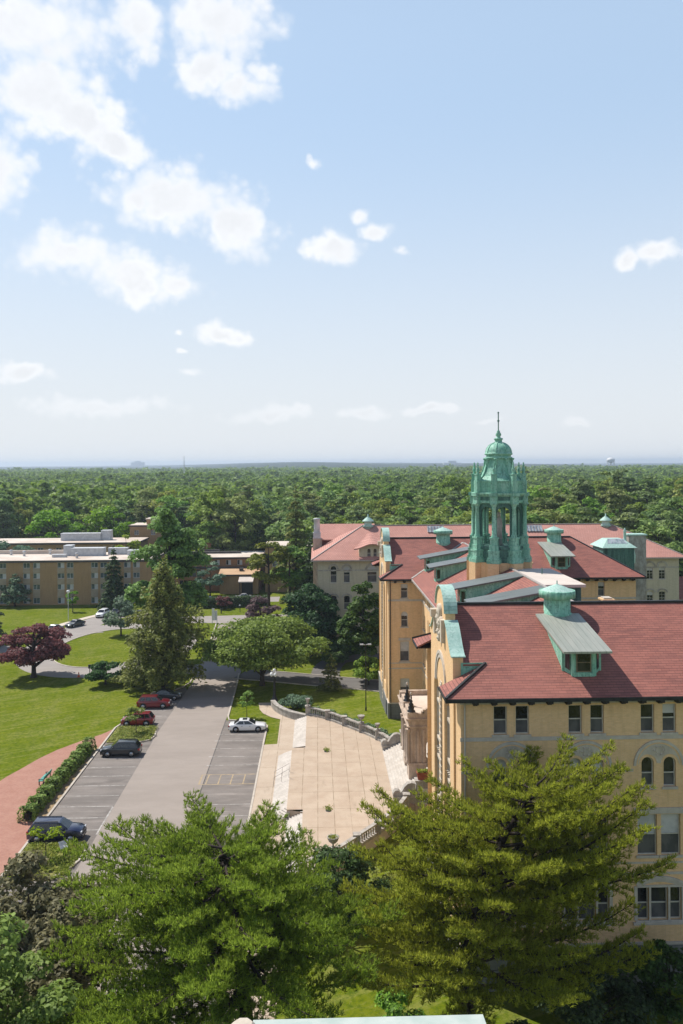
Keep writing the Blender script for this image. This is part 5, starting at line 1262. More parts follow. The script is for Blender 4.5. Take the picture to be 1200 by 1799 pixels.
big_pine('pine_tree', 'big yellow-green pine leaning right in front of the tan brick wall', 4,
    [(8.6, 49.6, -1), (8.8, 49.5, 4), (9.2, 49.3, 8), (10.6, 49.2, 12.0), (12.9, 49.2, 15.4)], [.48, .42, .34, .2, .06], 72, .24,
    lambda t, a: (6.8+2.3*max(0, math.cos(a))-.8*(ang(a, math.pi/2) < .9))*(1.0 if t < .7 else (1-t)/.3*.62+.38), lambda t, a: .04+.40*max(0, math.cos(a))*(t > .45)+.3*max(0, t-.55), 'pineyellow', maxy=55.0,
    extra=[(.66, .05, 9.8, .26), (.58, -.22, 10.2, .08), (.82, .15, 6.0, .42), (.9, -.2, 4.2, .5), (.5, .15, 9.8, -.05), (.62, math.pi, 7.8, .1), (.72, 2.8, 7.4, .16), (.78, 3.3, 6.6, .16), (.45, 2.9, 7.6, .0), (.5, 3.6, 7.4, .05)], sweep=.30, needle=.31)
place_tree('maple_tree', 'light green maple filling the bottom left corner', bm(51, 13.6, 5.8, 3, 70, 30000, .17, 'maple', .35, .6, .25, .45, nlimb=14), -17.2, 39.5)
place_tree('beech_tree', 'bronze-leaved tree beside the nearest planted island', bm(52, 10.8, 5.6, -1.0, 150, 44000, .18, 'copperbeech', .35, .7, .2, .3, nlimb=16), -17.6, 51.5)
place_tree('maple_tree', 'lower green maple at the bottom edge below the big dark pine', bm(53, 9.6, 5.0, 2, 46, 15000, .18, 'maple', .3, .5, .27, .5), -10.3, 39.5)
place_tree('rhododendron_bush', 'dark glossy bush against the brick wall at the right edge', bm(54, 4.6, 2.6, .2, 26, 5200, .16, 'dark', .12, .7, .36), 22.0, 52.4, cat='bush')
place_tree('yew_bush', 'dark low evergreen at the foot of the brick wall below the leaning pine', bm(55, 3.6, 3.0, .1, 26, 6000, .15, 'dark', .12, .6, .36), 16.8, 51.2, cat='bush')
place_tree('yew_bush', 'dark evergreen clump under the right flank of the dark pine', bm(56, 6.5, 3.2, .2, 30, 7000, .17, 'dark', .15, .7, .34), 1.4, 62.0, cat='bush')
place_tree('dry_bush', 'half-bare brown twiggy bush below the plaza wall', bm(57, 3.2, 1.6, .2, 12, 700, .14, 'olive', .06, .8, .45, nlimb=12), 4.4, 66.5, cat='bush')
place_tree('yew_bush', 'deep green low bush beside the trunk of the leaning pine', bm(58, 2.6, 2.4, .1, 20, 4200, .15, 'dark', .1, .6, .36), 12.2, 47.6, cat='bush')
place_tree('holly_bush', 'small glossy green bush on the left of the leaning pine trunk', bm(59, 2.8, 2.0, .1, 18, 3200, .15, 'oak', .1, .7, .36), 4.6, 51.0, cat='bush')

# --- hedges and planting
def hedge(name, label, P_, wd, h, n, size, leaf, lump=.25, z=-1.0, seed=1, cat='hedge'):
    rng = np.random.default_rng(seed); P_ = np.array(P_, float); seg = np.linalg.norm(np.diff(P_, axis=0), axis=1); cum = np.r_[0, np.cumsum(seg)]
    s = rng.uniform(0, cum[-1], n); x = np.interp(s, cum, P_[:, 0]); y = np.interp(s, cum, P_[:, 1])
    d = P_[-1]-P_[0]; d /= np.linalg.norm(d); nn = np.array([-d[1], d[0]])
    face = rng.uniform(0, 1, n); u = np.where(face < .5, rng.uniform(-1, 1, n), np.where(rng.uniform(0, 1, n) < .5, -1.0, 1.0)); v = np.where(face < .5, 1.0, rng.uniform(0, 1, n))
    wob = 1+lump*np.sin(s*2.4+1)*.5+lump*np.sin(s*5.1)*.35
    hh = h*wob; uu = u*wd/2*wob*(1-.25*v**4)+rng.normal(size=n)*.06; zz = v*hh+rng.normal(size=n)*.07
    C_ = np.stack([x+nn[0]*uu, y+nn[1]*uu, zz], 1)
    N_ = np.stack([nn[0]*u*(face >= .5), nn[1]*u*(face >= .5), .5+(face < .5)], 1)+rng.normal(size=(n, 3))*.5
    c0 = P_[0]; C_[:, :2] -= c0
    root = thing(name, label, cat, (c0[0], c0[1], z))
    link('foliage', leaf_mesh('foliage', C_, N_, size*rng.uniform(.6, 1.3, n), rng, LM[leaf]), root)
    mb = MB()
    for a, b_ in zip(P_[:-1], P_[1:]): mb.bar((*(a-c0+(b_-a)*.02), h*.36), (*(b_-c0-(b_-a)*.02), h*.36), wd*.35, h*.5)
    mb.build('branches', MT['darkbark'], root); return root
hedge('box_hedge', 'low bright green hedge along the kerb beside the brick walk', [(-29.0, 84.0), (-28.4, 105.6)], 1.25, 1.15, 9000, .15, 'hedge', .3, seed=2)
hedge('clipped_hedge', 'long dark clipped hedge in front of the low brown building', [(-33.5, 207.5), (-25, 208.5), (-12.5, 210.5)], 3.2, 2.3, 6000, .25, 'dark', .05, seed=3)
hedge('lavender_hedge', 'soft grey-green planting along the outside of the far balustrade', [(x+.9, y+.9) for x, y in arc_far[2:-2]], 1.1, .75, 4200, .15, 'blue', .35, z=-.25, seed=4)
place_tree('grey_shrub', 'mounded grey-green shrub beside the low curved wall', bm(61, 1.8, 1.9, .05, 16, 3000, .15, 'blue', .06, .7, .42), -3.0, 121.2, cat='bush')
def weeds(label, poly, n, seed, z=-.9):
    rng = np.random.default_rng(seed); pa = np.array(poly); lo, hi = pa.min(0)+.25, pa.max(0)-.25
    c = rng.uniform(lo, hi, (n//14, 2)); k = rng.integers(0, len(c), n); xy = c[k]+rng.normal(size=(n, 2))*.16
    xy = np.clip(xy, lo, hi)
    hgt = rng.uniform(.05, .38, n); C_ = np.concatenate([xy, (z+hgt*.5)[:, None]], 1)
    N_ = rng.normal(size=(n, 3))*.6; N_[:, 2] += .9
    o = link('island_grass', leaf_mesh('island_grass', C_, N_, .16*rng.uniform(.5, 1.2, n), rng, LM['grassy'], .3)); tag(o, label, 'grass', kind='stuff')
weeds('long rough grass on the planted island by the navy car', isl2, 5200, 5); weeds('long rough grass on the planted island by the red car', isl1, 4200, 6)
# ------------------------------------------------------------------ cars
def paint(name, c, metal=0.3):
    m, t, b = pmat(name, 0.3, metal, 0.5, 0.8); b.inputs['Base Color'].default_value = (*c, 1); b.inputs['Coat Roughness'].default_value = 0.05; return m
MT['tyre'] = M2('tyre_rubber', (0.012,0.012,0.012), (0.022,0.022,0.021), 5.0)
MT['rim'] = M2('alloy_rim', (0.45,0.45,0.46), (0.30,0.30,0.31), 6.0, rough=.3, metal=.8)
MT['carglass'] = glass_mat('car_window_glass', (0.010,0.012,0.014), (0.022,0.026,0.03), .05, .8)
MT['lampglass'] = M2('headlight_glass', (0.6,0.62,0.65), (0.4,0.42,0.45), 5.0, rough=.15)
MT['redlamp'] = M2('tail_light_glass', (0.35,0.02,0.02), (0.25,0.01,0.01), 5.0, rough=.2)
MT['trim'] = M2('black_plastic_trim', (0.015,0.015,0.016), (0.03,0.03,0.03), 4.0, rough=.6)
def car(label, x, y, rotz, L, Wd, H, suv, mat, z=-0.975, rails=False, sunroof=False, group=None):
    c = thing('parked_car', label, 'car', (x, y, z), rotz)
    hl, hw = L/2, Wd/2; belt = (.63 if suv else .64)*H; hood = belt*(1.0 if suv else .93)
    # body stations: x, half width, bottom, top of the side, crown of the top
    tail = belt*(1.0 if suv else .97)
    st = [(-hl, .80, .38, tail*.72, tail*.74), (-hl+.06, .88, .30, tail*.93, tail*.96), (-hl+.28, .96, .24, tail, tail+.03), (-hl+.9, 1.0, .2, belt, belt+.03), (-.2, 1.0, .2, belt, belt+.03), (hl*.38, 1.0, .2, belt*.985, belt+.02),
          (hl*.52, .99, .2, hood, hood+.06), (hl-.45, .95, .22, hood*.92, hood*.92+.07), (hl-.14, .86, .26, hood*.80, hood*.84), (hl, .74, .34, hood*.60, hood*.62)]
    mb = MB(); vs = []; rows = 7
    for (sx_, w_, zb, zt, zc) in st:
        w2 = hw*w_; zm = zb+(zt-zb)*.55
        vs += [(sx_, -w2*.93, zb), (sx_, -w2, zm), (sx_, -w2*.95, zt), (sx_, 0, zc), (sx_, w2*.95, zt), (sx_, w2, zm), (sx_, w2*.93, zb)]
    n = len(st); fs = [(i*rows+j, (i+1)*rows+j, (i+1)*rows+j+1, i*rows+j+1) for i in range(n-1) for j in range(rows-1)]
    fs += [list(range(rows-1, -1, -1)), [(n-1)*rows+j for j in range(rows)], ] + [(i*rows+6, (i+1)*rows+6, (i+1)*rows, i*rows) for i in range(n-1)]
    mb.add(vs, fs, 0, True)
    # cabin
    if suv: xb0, xb1, xr0, xr1 = -hl+.10, hl*.52, -hl+.55, hl*.16
    else: xb0, xb1, xr0, xr1 = -hl+.62, hl*.46, -hl+1.45, hl*.05
    wb, wr = hw*.90, hw*.70
    cab = [(xb0, belt-.02, wb*.97), (xb1, belt-.02, wb*.97), (xr1, H-.035, wr), (xr0, H-.035, wr)]
    g = [(x_, -w_, z_) for x_, z_, w_ in cab] + [(x_, w_, z_) for x_, z_, w_ in cab] + [((xr0+xr1)/2, 0, H), (xr1-.05, 0, H-.015), (xr0+.05, 0, H-.015)]
    mb.add(g, [(0,1,2,3), (7,6,5,4), (1,5,6,2), (4,0,3,7), (3,2,9,8), (3,8,10), (2,6,9), (6,7,8), (6,8,9), (7,3,10), (7,10,8)], 0, False)
    body = mb.build('body', mat, c)
    bv = body.modifiers.new('bevel', 'BEVEL'); bv.width = .06; bv.segments = 2; bv.limit_method = 'ANGLE'; bv.angle_limit = R(28)
    # windows
    def sidept(s, u, v, off=.02):
        lo = xb0+(xb1-xb0)*u; hi = xr0+(xr1-xr0)*u; w_ = wb*.97+(wr-wb*.97)*v+off
        return (lo+(hi-lo)*v, s*w_, belt-.02+(H-.035-belt+.02)*v+.004)
    for s in (-1, 1):
        spans = ((.07, .30), (.34, .60), (.64, .93)) if suv else ((.09, .47), (.51, .93))
        for a, b_ in spans:
            mb = MB(); q = [sidept(s, a, .12), sidept(s, b_, .12), sidept(s, min(b_, .985 if b_ > .9 else b_), .86), sidept(s, a, .86)]
            mb.add(q, [(0,1,2,3) if s < 0 else (3,2,1,0)], 0, False); mb.build('window', MT['carglass'], c)
    def ends(xb, xr, nm, sg):
        f = lambda u, v: (xb+(xr-xb)*v+sg*.022, u*(wb*.97+(wr-wb*.97)*v)*.9, belt-.02+(H-.035-belt+.02)*v+.012)
        mb = MB(); mb.add([f(-1, .1), f(1, .1), f(1, .9), f(-1, .9)], [(0,1,2,3) if sg > 0 else (3,2,1,0)], 0, False); mb.build(nm, MT['carglass'], c)
    ends(xb1, xr1, 'windscreen', 1); ends(xb0, xr0, 'rear_window', -1)
    wr_ = .375 if suv else .335
    for sx_ in (-hl*.60, hl*.60):
        for s in (-1, 1):
            arch = MB(); arch.M = Matrix.Translation((sx_, s*(hw*.985), wr_+.02)) @ Matrix.Rotation(R(90), 4, 'X')
            arch.lathe([(wr_+.075, -.03), (wr_+.075, .03)], n=20); arch.build('wheel_arch', MT['trim'], c)
            w = MB(); w.M = Matrix.Translation((sx_, s*(hw*.94), wr_)) @ Matrix.Rotation(R(90), 4, 'X')
            w.lathe([(wr_*.6, -.12), (wr_*.96, -.12), (wr_, -.07), (wr_, .07), (wr_*.96, .12), (wr_*.6, .12)], n=22); wo = w.build('wheel', MT['tyre'], c)
            r_ = MB(); r_.M = Matrix.Translation((sx_, s*(hw*.94)+s*.10, wr_)) @ Matrix.Rotation(R(90), 4, 'X')
            r_.lathe([(0, -.035), (.05, -.035), (.06, -.02), (wr_*.62, -.028), (wr_*.66, .0), (wr_*.66, .03), (.06, .02), (0, .035)], n=18); r_.build('rim', MT['rim'], wo)
    for s in (-1, 1):
        mb = MB(); mb.box(hl-.34, hl-.045, *sorted((s*hw*.52, s*hw*.83)), hood*.66, hood*.80); mb.build('headlight', MT['lampglass'], c)
        mb = MB(); mb.box(-hl-.012, -hl+.2, *sorted((s*hw*.56, s*hw*.9)), tail*.70, tail*.90); mb.build('tail_light', MT['redlamp'], c)
        mb = MB(); mb.box(hl*.30, hl*.36, *sorted((s*hw*.95, s*hw*1.12)), belt+.02, belt+.16); mb.build('mirror', mat, c)
        mb = MB()
        for fx in (-.30, .12): mb.box(fx*L*.5, fx*L*.5+.16, *sorted((s*(hw+.002), s*(hw+.02))), belt*.80, belt*.83)
        mb.build('door_handle', MT['trim'], c)
        if rails:
            mb = MB(); mb.box(xr0+.1, xr1-.1, *sorted((s*wr*.86, s*wr*.93)), H-.01, H+.05); mb.build('roof_rail', MT['trim'], c)
    mb = MB(); mb.box(hl-.05, hl+.012, -hw*.45, hw*.45, hood*.48, hood*.70); mb.build('grille', MT['trim'], c)
    mb = MB(); mb.box(-hl-.01, -hl+.1, -hw*.78, hw*.78, .27, .44); mb.box(hl-.12, hl+.005, -hw*.72, hw*.72, .24, .38); mb.build('bumper_trim', MT['trim'], c)
    if sunroof:
        mb = MB(); mb.box(xr1-.75, xr1-.15, -wr*.55, wr*.55, H-.02, H+.012); mb.build('sunroof', MT['carglass'], c)
    return c
navy, black_, red_, white_ = paint('navy_car_paint', (.012,.018,.055)), paint('dark_grey_car_paint', (.018,.022,.026)), paint('red_car_paint', (.23,.012,.018)), paint('white_car_paint', (.78,.78,.77), 0)
silver, slate = paint('silver_car_paint', (.35,.36,.37), .6), paint('slate_car_paint', (.05,.055,.06))
car('navy blue estate car with roof rails parked by the nearest planted island', -24.75, 80.35, 0.0, 5.15, 2.0, 1.80, True, navy, rails=True)
car('dark grey estate car parked alone between the hedge and the planted island', -24.0, 103.2, math.pi, 4.75, 1.92, 1.68, True, black_, rails=True)
car('red estate car facing the lawn, half behind a sapling', -24.5, 115.1, math.pi, 4.35, 1.88, 1.66, True, red_)
car('dark red estate car facing the lane under the tall layered conifer', -23.85, 123.2, 0.0, 4.75, 1.92, 1.72, True, paint('dark_red_car_paint', (.17,.010,.016)))
car('dark car in tree shade behind the dark red car', -22.9, 127.4, 0.03, 4.6, 1.85, 1.50, False, slate)
car('white saloon car with a sunroof parked at the grass strip', -9.4, 112.0, 0.0, 4.9, 1.86, 1.48, False, white_, sunroof=True)
car('dark grey saloon car parked along the upper side of the loop drive', -53.0, 185.6, R(242), 4.7, 1.85, 1.48, False, slate)
car('silver saloon car at the kerb behind the purple maple', -55.9, 179.8, R(246), 4.7, 1.85, 1.48, False, silver)
car('white estate car coming round beside the dark spruce', -50.0, 197.3, R(262), 4.6, 1.9, 1.72, True, white_)
car('dark car half hidden behind the white estate car by the spruce', -47.2, 199.2, R(262), 4.6, 1.9, 1.6, True, slate)
car('blue-grey car in front of the low brown building', -29.2, 219.5, R(4), 4.7, 1.85, 1.48, False, paint('blue_grey_car_paint', (.10,.15,.24)))
car('pale car under the flat entrance canopy', -19.6, 220.5, R(186), 4.7, 1.85, 1.48, False, paint('pale_car_paint', (.5,.5,.5)))

# ------------------------------------------------------------------ brown brick dormitory, the block behind it, the low brown building
def flat_block(name, label, x0, x1, y0, y1, top, wallm, ops, bl=(0,), style=('whiteframe','blueglass',0,'slide'), roofm='flatroof', strips=()):
    r_ = thing(name, label, 'building', (x0, y0, 0))
    r_.location = (0, 0, 0)
    facade(r_, 'wall', MT[wallm], (x0, y0), (1,0), (0,-1), x1-x0, -1.3, top, ops, style, 0.15, bl, sill=False)
    mb = MB(); mb.poly([(x1,y0,-1.3),(x1,y1,-1.3),(x1,y1,top),(x1,y0,top)]); mb.poly([(x0,y1,-1.3),(x0,y0,-1.3),(x0,y0,top),(x0,y1,top)]); mb.poly([(x1,y1,-1.3),(x0,y1,-1.3),(x0,y1,top),(x1,y1,top)])
    mb.build('wall', MT[wallm], r_)
    mb = MB(); mb.box(x0-.4, x1+.4, y0-.4, y1+.4, top, top+.45); mb.build('fascia', MT['fascia'], r_)
    mb = MB(); mb.box(x0-.25, x1+.25, y0-.25, y1+.25, top+.45, top+.5)
    mb.box(x0-.4, x1+.4, y0-.42, y0-.3, top+.45, top+.56); mb.build('flat_roof', MT[roofm], r_)
    return r_
ops = []; X0 = -100.0
cols = [-96.6, -94.2, -87.9, -85.5, -79.2, -73.3, -70.8, -64.7, -62.4, -56.3, -54.0, -48.1, -45.8]
for cx in cols:
    for z in (8.3, 5.65, 2.85, -.65): ops.append((cx-.85-X0, cx+.85-X0, z, z+1.35+(.15 if z < 0 else 0), 0))
D = flat_block('dormitory_building', 'long brown brick dormitory with a pale flat roof and rows of small blue windows', X0, -42.0, 214.4, 233, 9.75, 'dormbrick', ops, bl=(0,-1,-1,0,-1))
mb = MB()
for cx in cols:
    for z0, z1 in ((7.05, 8.28), (4.25, 5.6), (.9, 2.8)): mb.box(cx-.88, cx+.88, 214.36, 214.397, z0, z1)
mb.build('spandrel_panel', MT['spandrel'], D)
def roof_unit(parent, nm, x0, x1, y0, y1, z0, z1):
    mb = MB(); mb.box(x0, x1, y0, y1, z0, z1); mb.box(x0-.1, x1+.1, y0-.1, y1+.1, z1, z1+.1)
    for k in range(int((x1-x0)/1.6)): mb.box(x0+.3+k*1.6, x0+1.5+k*1.6, y0-.05, y0-.004, z0+.3, z1-.25)
    return mb.build(nm, MT['hvac'], parent)
roof_unit(D, 'rooftop_unit', -65, -56.5, 224, 227, 10.26, 12.2); roof_unit(D, 'rooftop_unit', -67.2, -65.2, 225, 228.5, 10.26, 12.8); roof_unit(D, 'rooftop_unit', -56, -51, 227, 229, 10.26, 11.9)
roof_unit(D, 'duct', -69, -65.5, 221, 222.4, 10.26, 10.9); roof_unit(D, 'duct', -50.5, -45, 225, 228, 10.26, 11.4)
mb = MB()
for xx, yy in ((-82, 228), (-77.5, 225), (-72, 229), (-62, 219)): mb.lathe([(.35, 10.2), (.35, 11.2), (.5, 11.25), (.4, 11.6), (0, 11.7)], (xx, yy, 0), 10)
mb.build('roof_vent', MT['hvac'], D)
mb = MB(); mb.box(-100, -66, 230.5, 231.2, 10.26, 11.2); mb.build('parapet', MT['flatroof'], D)
ops = []
for k in range(10):
    cx = -108+k*5.6
    for z in (7.2, 4.2): ops.append((cx-.9+115, cx+.9+115, z, z+1.5, 0))
D2 = flat_block('dormitory_building', 'second flat-roofed brown dormitory seen behind the rooftop units of the first', -115, -56, 263, 280, 9.7, 'dormbrick', ops)
roof_unit(D2, 'rooftop_unit', -81.5, -69, 270, 273, 10.2, 12.4); roof_unit(D2, 'rooftop_unit', -69, -66, 271, 274, 10.2, 13.2)
H3 = flat_block('annexe_building', 'small flat-roofed brick block showing above the trees behind the tall broadleaf tree', -63, -52, 285, 297, 13.4, 'dormbrick', [(1.5, 3, 10.6, 12.2, 0), (7, 8.5, 10.6, 12.2, 0)])
mb = MB(); mb.box(-58, -53, 288, 294, 13.9, 15.6); mb.build('stair_block', MT['dormbrick'], H3); mb = MB(); mb.box(-58.3, -52.7, 287.7, 294.3, 15.6, 15.9); mb.build('stair_block_roof', MT['flatroof'], H3)
# low brown building: upper storey with five windows, lower wing, canopy
ops = [(-32.9+2.95*k+37, -31.6+2.95*k+37, 7.3, 8.9, 0) for k in range(7)]
L_ = flat_block('convent_building', 'low orange-brown brick building with five white-blinded windows, a chimney and an entrance canopy', -37, -14.8, 222, 237, 9.3, 'orangebrick', [o for o in ops if o[0] > 1], bl=(-1,), style=('whiteframe','glass',0,'slide'))
mb = MB(); mb.box(-38, -14.8, 220.6, 221.95, 6.3, 6.75); mb.build('fascia', MT['fascia'], L_)
facade(L_, 'wall', MT['orangebrick'], (-38, 220.8), (1,0), (0,-1), 13.0, -1.3, 6.3, [(u, u+1.0, z, z+2.4, 0) for u in (2.0, 3.1, 4.2, 5.3, 6.4, 7.5) for z in (3.7, .2)], ('brownframe','glass',0,None), .15, (0, 0, .4), sill=False)
mb = MB(); mb.add([(-25, 215.6, -1.3), (-15.2, 215.6, -1.3), (-15.2, 222, -1.3), (-25, 222, -1.3), (-25, 215.6, 5.0), (-15.2, 215.6, 5.0), (-15.2, 222, 6.2), (-25, 222, 6.2)], [(0,1,5,4), (1,2,6,5), (3,0,4,7)]); mb.build('wing_wall', MT['dormbrick'], L_)
mb = MB(); mb.slab([(-25.3, 215.2, 5.25), (-14.9, 215.2, 5.25), (-14.9, 222.2, 6.7), (-25.3, 222.2, 6.7)], .2); mb.build('wing_roof', MT['tanroof'], L_)
mb = MB(); mb.box(-25.4, -14.8, 215.0, 215.19, 4.85, 5.2); mb.box(-20.2, -19.2, 218, 219, 6.0, 6.75); mb.build('wing_fascia', MT['fascia'], L_)
mb = MB(); mb.slab([(-19.9, 211.6, 3.6), (-16.2, 211.6, 3.6), (-16.2, 215.0, 4.6), (-19.9, 215.0, 4.6)], .3); cn = mb.build('canopy', MT['whiteroof'], L_)
for xx in (-19.6, -16.5): mb = MB(); mb.box(xx, xx+.2, 211.8, 212.0, -1.2, 3.3); mb.build('canopy_post', MT['black'], cn)
mb = MB(); mb.box(-19.4, -16.6, 215.3, 215.59, -1.2, 3.4); mb.build('entrance_door', MT['black'], cn)

mb = MB(); mb.box(-31.4, -29.8, 236.0, 237.4, 9.7, 13.0); mb.box(-31.6, -29.6, 235.8, 237.6, 12.2, 12.5); ch = mb.build('chimney', MT['orangebrick'], L_)
mb = MB(); mb.box(-36, -21, 231, 232.2, 9.82, 10.5); mb.box(-36, -27, 233.2, 234, 9.82, 10.9); mb.build('roof_curb', MT['fascia'], L_)
L_.scale = (1.063, 1.063, .86); L_.location = (0, 0, -.14)
E3 = flat_block('annexe_building', 'pale flat-roofed block half hidden by the dark spruces left of the pink roof', -14.4, -1.0, 232, 246, 11.2, 'dormbrick', [(2, 3.4, 6, 8, 0), (6, 7.4, 6, 8, 0)])

# ------------------------------------------------------------------ cream building with the pink roof
Cb = thing('cream_building', 'cream brick building with pale pink tiled hip roofs and arched windows', 'building')
CY = 156.0
ops = []
for c_ in (2.95, 5.4): ops += [(c_-.58, c_+.58, 12.2, 15.3, .58), (c_-.58, c_+.58, 7.2, 9.8, .3), (c_-.6, c_+.6, 2.7, 5.3, .3)]
ops += [(9.2, 10.98, 12.2, 15.35, .89), (8.4, 9.5, 7.2, 9.8, .3), (8.4, 9.5, 2.7, 5.3, .3), (10.7, 11.8, 7.2, 9.8, .3)]
facade(Cb, 'wall', MT['creambrick'], (0.0, CY), (1,0), (0,-1), 30.0, -1.3, 16.4, ops, ('frame','glass',0,None), .18, (0,0,.4))
ops = []
for c_ in (62.2, 64.5, 57.5): ops += [(c_-.6-50, c_+.6-50, 12.3, 14.6, 0), (c_-.6-50, c_+.6-50, 7.6, 10.0, .2), (c_-.6-50, c_+.6-50, 2.9, 5.3, .2)]
facade(Cb, 'wall', MT['creambrick'], (50.0, CY), (1,0), (0,-1), 17.7, -1.3, 16.4, ops, ('frame','glass',0,'grid'), .18, (0,0,.3))
mb = MB(); mb.poly([(67.7,CY,-1.3),(67.7,177,-1.3),(67.7,177,16.4),(67.7,CY,16.4)]); mb.poly([(0,177,-1.3),(0,CY,-1.3),(0,CY,16.4),(0,177,16.4)]); mb.poly([(30,CY+4,-1.3),(50,CY+4,-1.3),(50,CY+4,16.4),(30,CY+4,16.4)])
mb.poly([(67.7,177,-1.3),(0,177,-1.3),(0,177,16.4),(67.7,177,16.4)]); mb.build('wall', MT['creambrick'], Cb)
for q in ((-.05, 30.05, CY-.06, CY-.003, 14.35, 14.6), (50, 67.75, CY-.06, CY-.003, 14.4, 14.65)): mb = MB(); mb.box(*q); mb.build('string_course', MT['greystone'], Cb)
def hoods(c_, zc, r0, r1, rise=1.0):
    mb = MB()
    for q in range(12):
        ta, tb = math.pi*q/12, math.pi*(q+1)/12; p = lambda r, t, y: (c_+r*math.cos(t), y, zc+r*math.sin(t)*rise)
        mb.poly([p(r0,ta,CY-.12),p(r1,ta,CY-.12),p(r1,tb,CY-.12),p(r0,tb,CY-.12)]); mb.poly([p(r1,ta,CY-.12),p(r1,ta,CY),p(r1,tb,CY),p(r1,tb,CY-.12)])
    mb.build('window_hood', MT['greystone'], Cb)
for c_ in (2.95, 5.4): hoods(c_, 14.7, .68, .98); hoods(c_, 9.45, .7, .98, .75); hoods(c_, 4.95, .7, .98, .75)
hoods(10.09, 14.45, .98, 1.3); hoods(8.95, 9.45, .65, .9, .75)
for c_ in (62.2, 64.5, 57.5): hoods(c_, 14.65, .75, 1.05); hoods(c_, 9.8, .75, 1.05, .7)
mb = MB()
RY, RZ = 166.5, 21.95
mb.slab([(-1.2, CY-1, 16.5), (69, CY-1, 16.5), (58.2, RY, RZ), (8.9, RY, RZ)], .2); mb.slab([(69, 178, 16.5), (-1.2, 178, 16.5), (8.9, RY, RZ), (58.2, RY, RZ)], .2)
mb.slab([(-1.2, 178, 16.5), (-1.2, CY-1, 16.5), (8.9, RY, RZ)], .2); mb.slab([(69, CY-1, 16.5), (69, 178, 16.5), (58.2, RY, RZ)], .2)
rfC = mb.build('roof', MT['pinktile'], Cb)
mb = MB(); mb.box(-1.25, 69.05, CY-1.08, CY-.95, 16.25, 16.46); mb.bar((8.9, RY, RZ+.05), (58.2, RY, RZ+.05), .3, .12); mb.bar((-1.2, CY-1, 16.55), (8.9, RY, RZ+.05), .18, .1); mb.bar((69, CY-1, 16.55), (58.2, RY, RZ+.05), .22, .12); mb.build('gutter', MT['flashing'], rfC)
# wall dormer with a swept roof
facade(Cb, 'gable_wall', MT['creambrick'], (7.7, CY-.03), (1,0), (0,-1), 4.9, 16.0, 18.6, [(1.5, 2.2, 16.9, 18.5, .35), (2.62, 3.32, 16.9, 18.5, .35)], ('frame','glass',0,None), .15, (0,))
gp = [(7.2, 18.55)] + [(7.2+5.9*q/12, 18.65+.75*math.sin(math.pi*q/12)**2) for q in range(13)]
mb = MB(); k = 12
for q in range(k):
    (xa, za), (xb, zb) = [(6.7+6.9*u/k, 18.5+.95*math.sin(math.pi*u/k)**2) for u in (q, q+1)]
    mb.poly([(xa, CY-.9, za), (xb, CY-.9, zb), (10.1+(xb-10.1)*.12, 163, 20.7), (10.1+(xa-10.1)*.12, 163, 20.7)]); mb.poly([(xa, CY-.9, za-.2), (xb, CY-.9, zb-.2), (xb, CY-.9, zb), (xa, CY-.9, za)]); mb.poly([(xb, CY-.9, zb-.2), (xa, CY-.9, za-.2), (xa, CY+.2, za-.2), (xb, CY+.2, zb-.2)])
    xm0, xm1 = max(7.7, xa), min(12.6, xb)
    if xm1 > xm0: mb.poly([(xm0, CY-.03, 18.6), (xm1, CY-.03, 18.6), (xm1, CY-.03, zb), (xm0, CY-.03, za)], 1)
mb.build('dormer_roof', [MT['pinktile'], MT['creambrick']], Cb)
mb = MB(); mb.poly([(7.7,CY-.03,16),(7.7,160,16),(7.7,160,19),(7.7,CY-.03,18.6)]); mb.build('gable_wall', MT['creambrick'], Cb)
def small_vent(x, y, z):
    mb = MB(); mb.lathe([(.9, -.6), (.8, .3), (1.15, .35), (.75, .75), (.7, 1.35), (1.2, 1.4), (1.1, 1.55), (.6, 2.0), (.12, 2.35), (.1, 2.8), (0, 2.9)], (x, y, z), 18); mb.build('ventilator', MT['palecopper'], Cb)
small_vent(10.0, RY-.4, 21.4); small_vent(57.3, RY-.6, 21.2)
for xa in (21.5, 41.0):
    mb = MB(); mb.add([(xa,163.6,20.8),(xa+3.2,163.6,20.8),(xa+3.2,164.8,21.9),(xa,164.8,21.9),(xa,164.8,21.0),(xa+3.2,164.8,21.0)], [(0,1,2,3),(3,2,5,4),(0,3,4),(1,5,2)]); mb.build('skylight', MT['skyglass'], Cb)
    mb = MB()
    for q in range(6): mb.bar((xa+.1+q*.6, 163.55, 20.86), (xa+.1+q*.6, 164.75, 21.95), .1, .1)
    mb.build('skylight_bar', MT['flashing'], Cb)
# rear wing and its chimney stack at the left
mb = MB(); mb.box(.3, 12, 171, 183, -1, 18.8); mb.build('rear_wall', MT['tile'], Cb)
mb = MB(); mb.slab([(-.3, 170.4, 18.9), (12, 170.4, 18.9), (12, 177, 21.6), (.3, 177, 21.6)], .2); mb.build('roof', MT['pinktile'], Cb)
mb = MB(); mb.box(-.9, .9, 169.6, 171, -1, 19.2); cs = mb.build('chimney', MT['pinkstone'], Cb)
mb = MB(); mb.box(-.85, .65, 169.7, 170.9, 19.2, 20.4); mb.box(-.7, .5, 169.9, 170.7, 20.4, 21.1); mb.lathe([(.6, 21.1), (.6, 22.9), (.7, 23), (.7, 23.2), (0, 23.3)], (-.1, 170.3, 0), 12); mb.build('flue', MT['hvac'], cs)
mb = MB(); mb.box(50.2, 53.0, 134.4, 136.4, -1.2, 22.4); sl_ = mb.build('chimney', MT['greystone'], Cb)
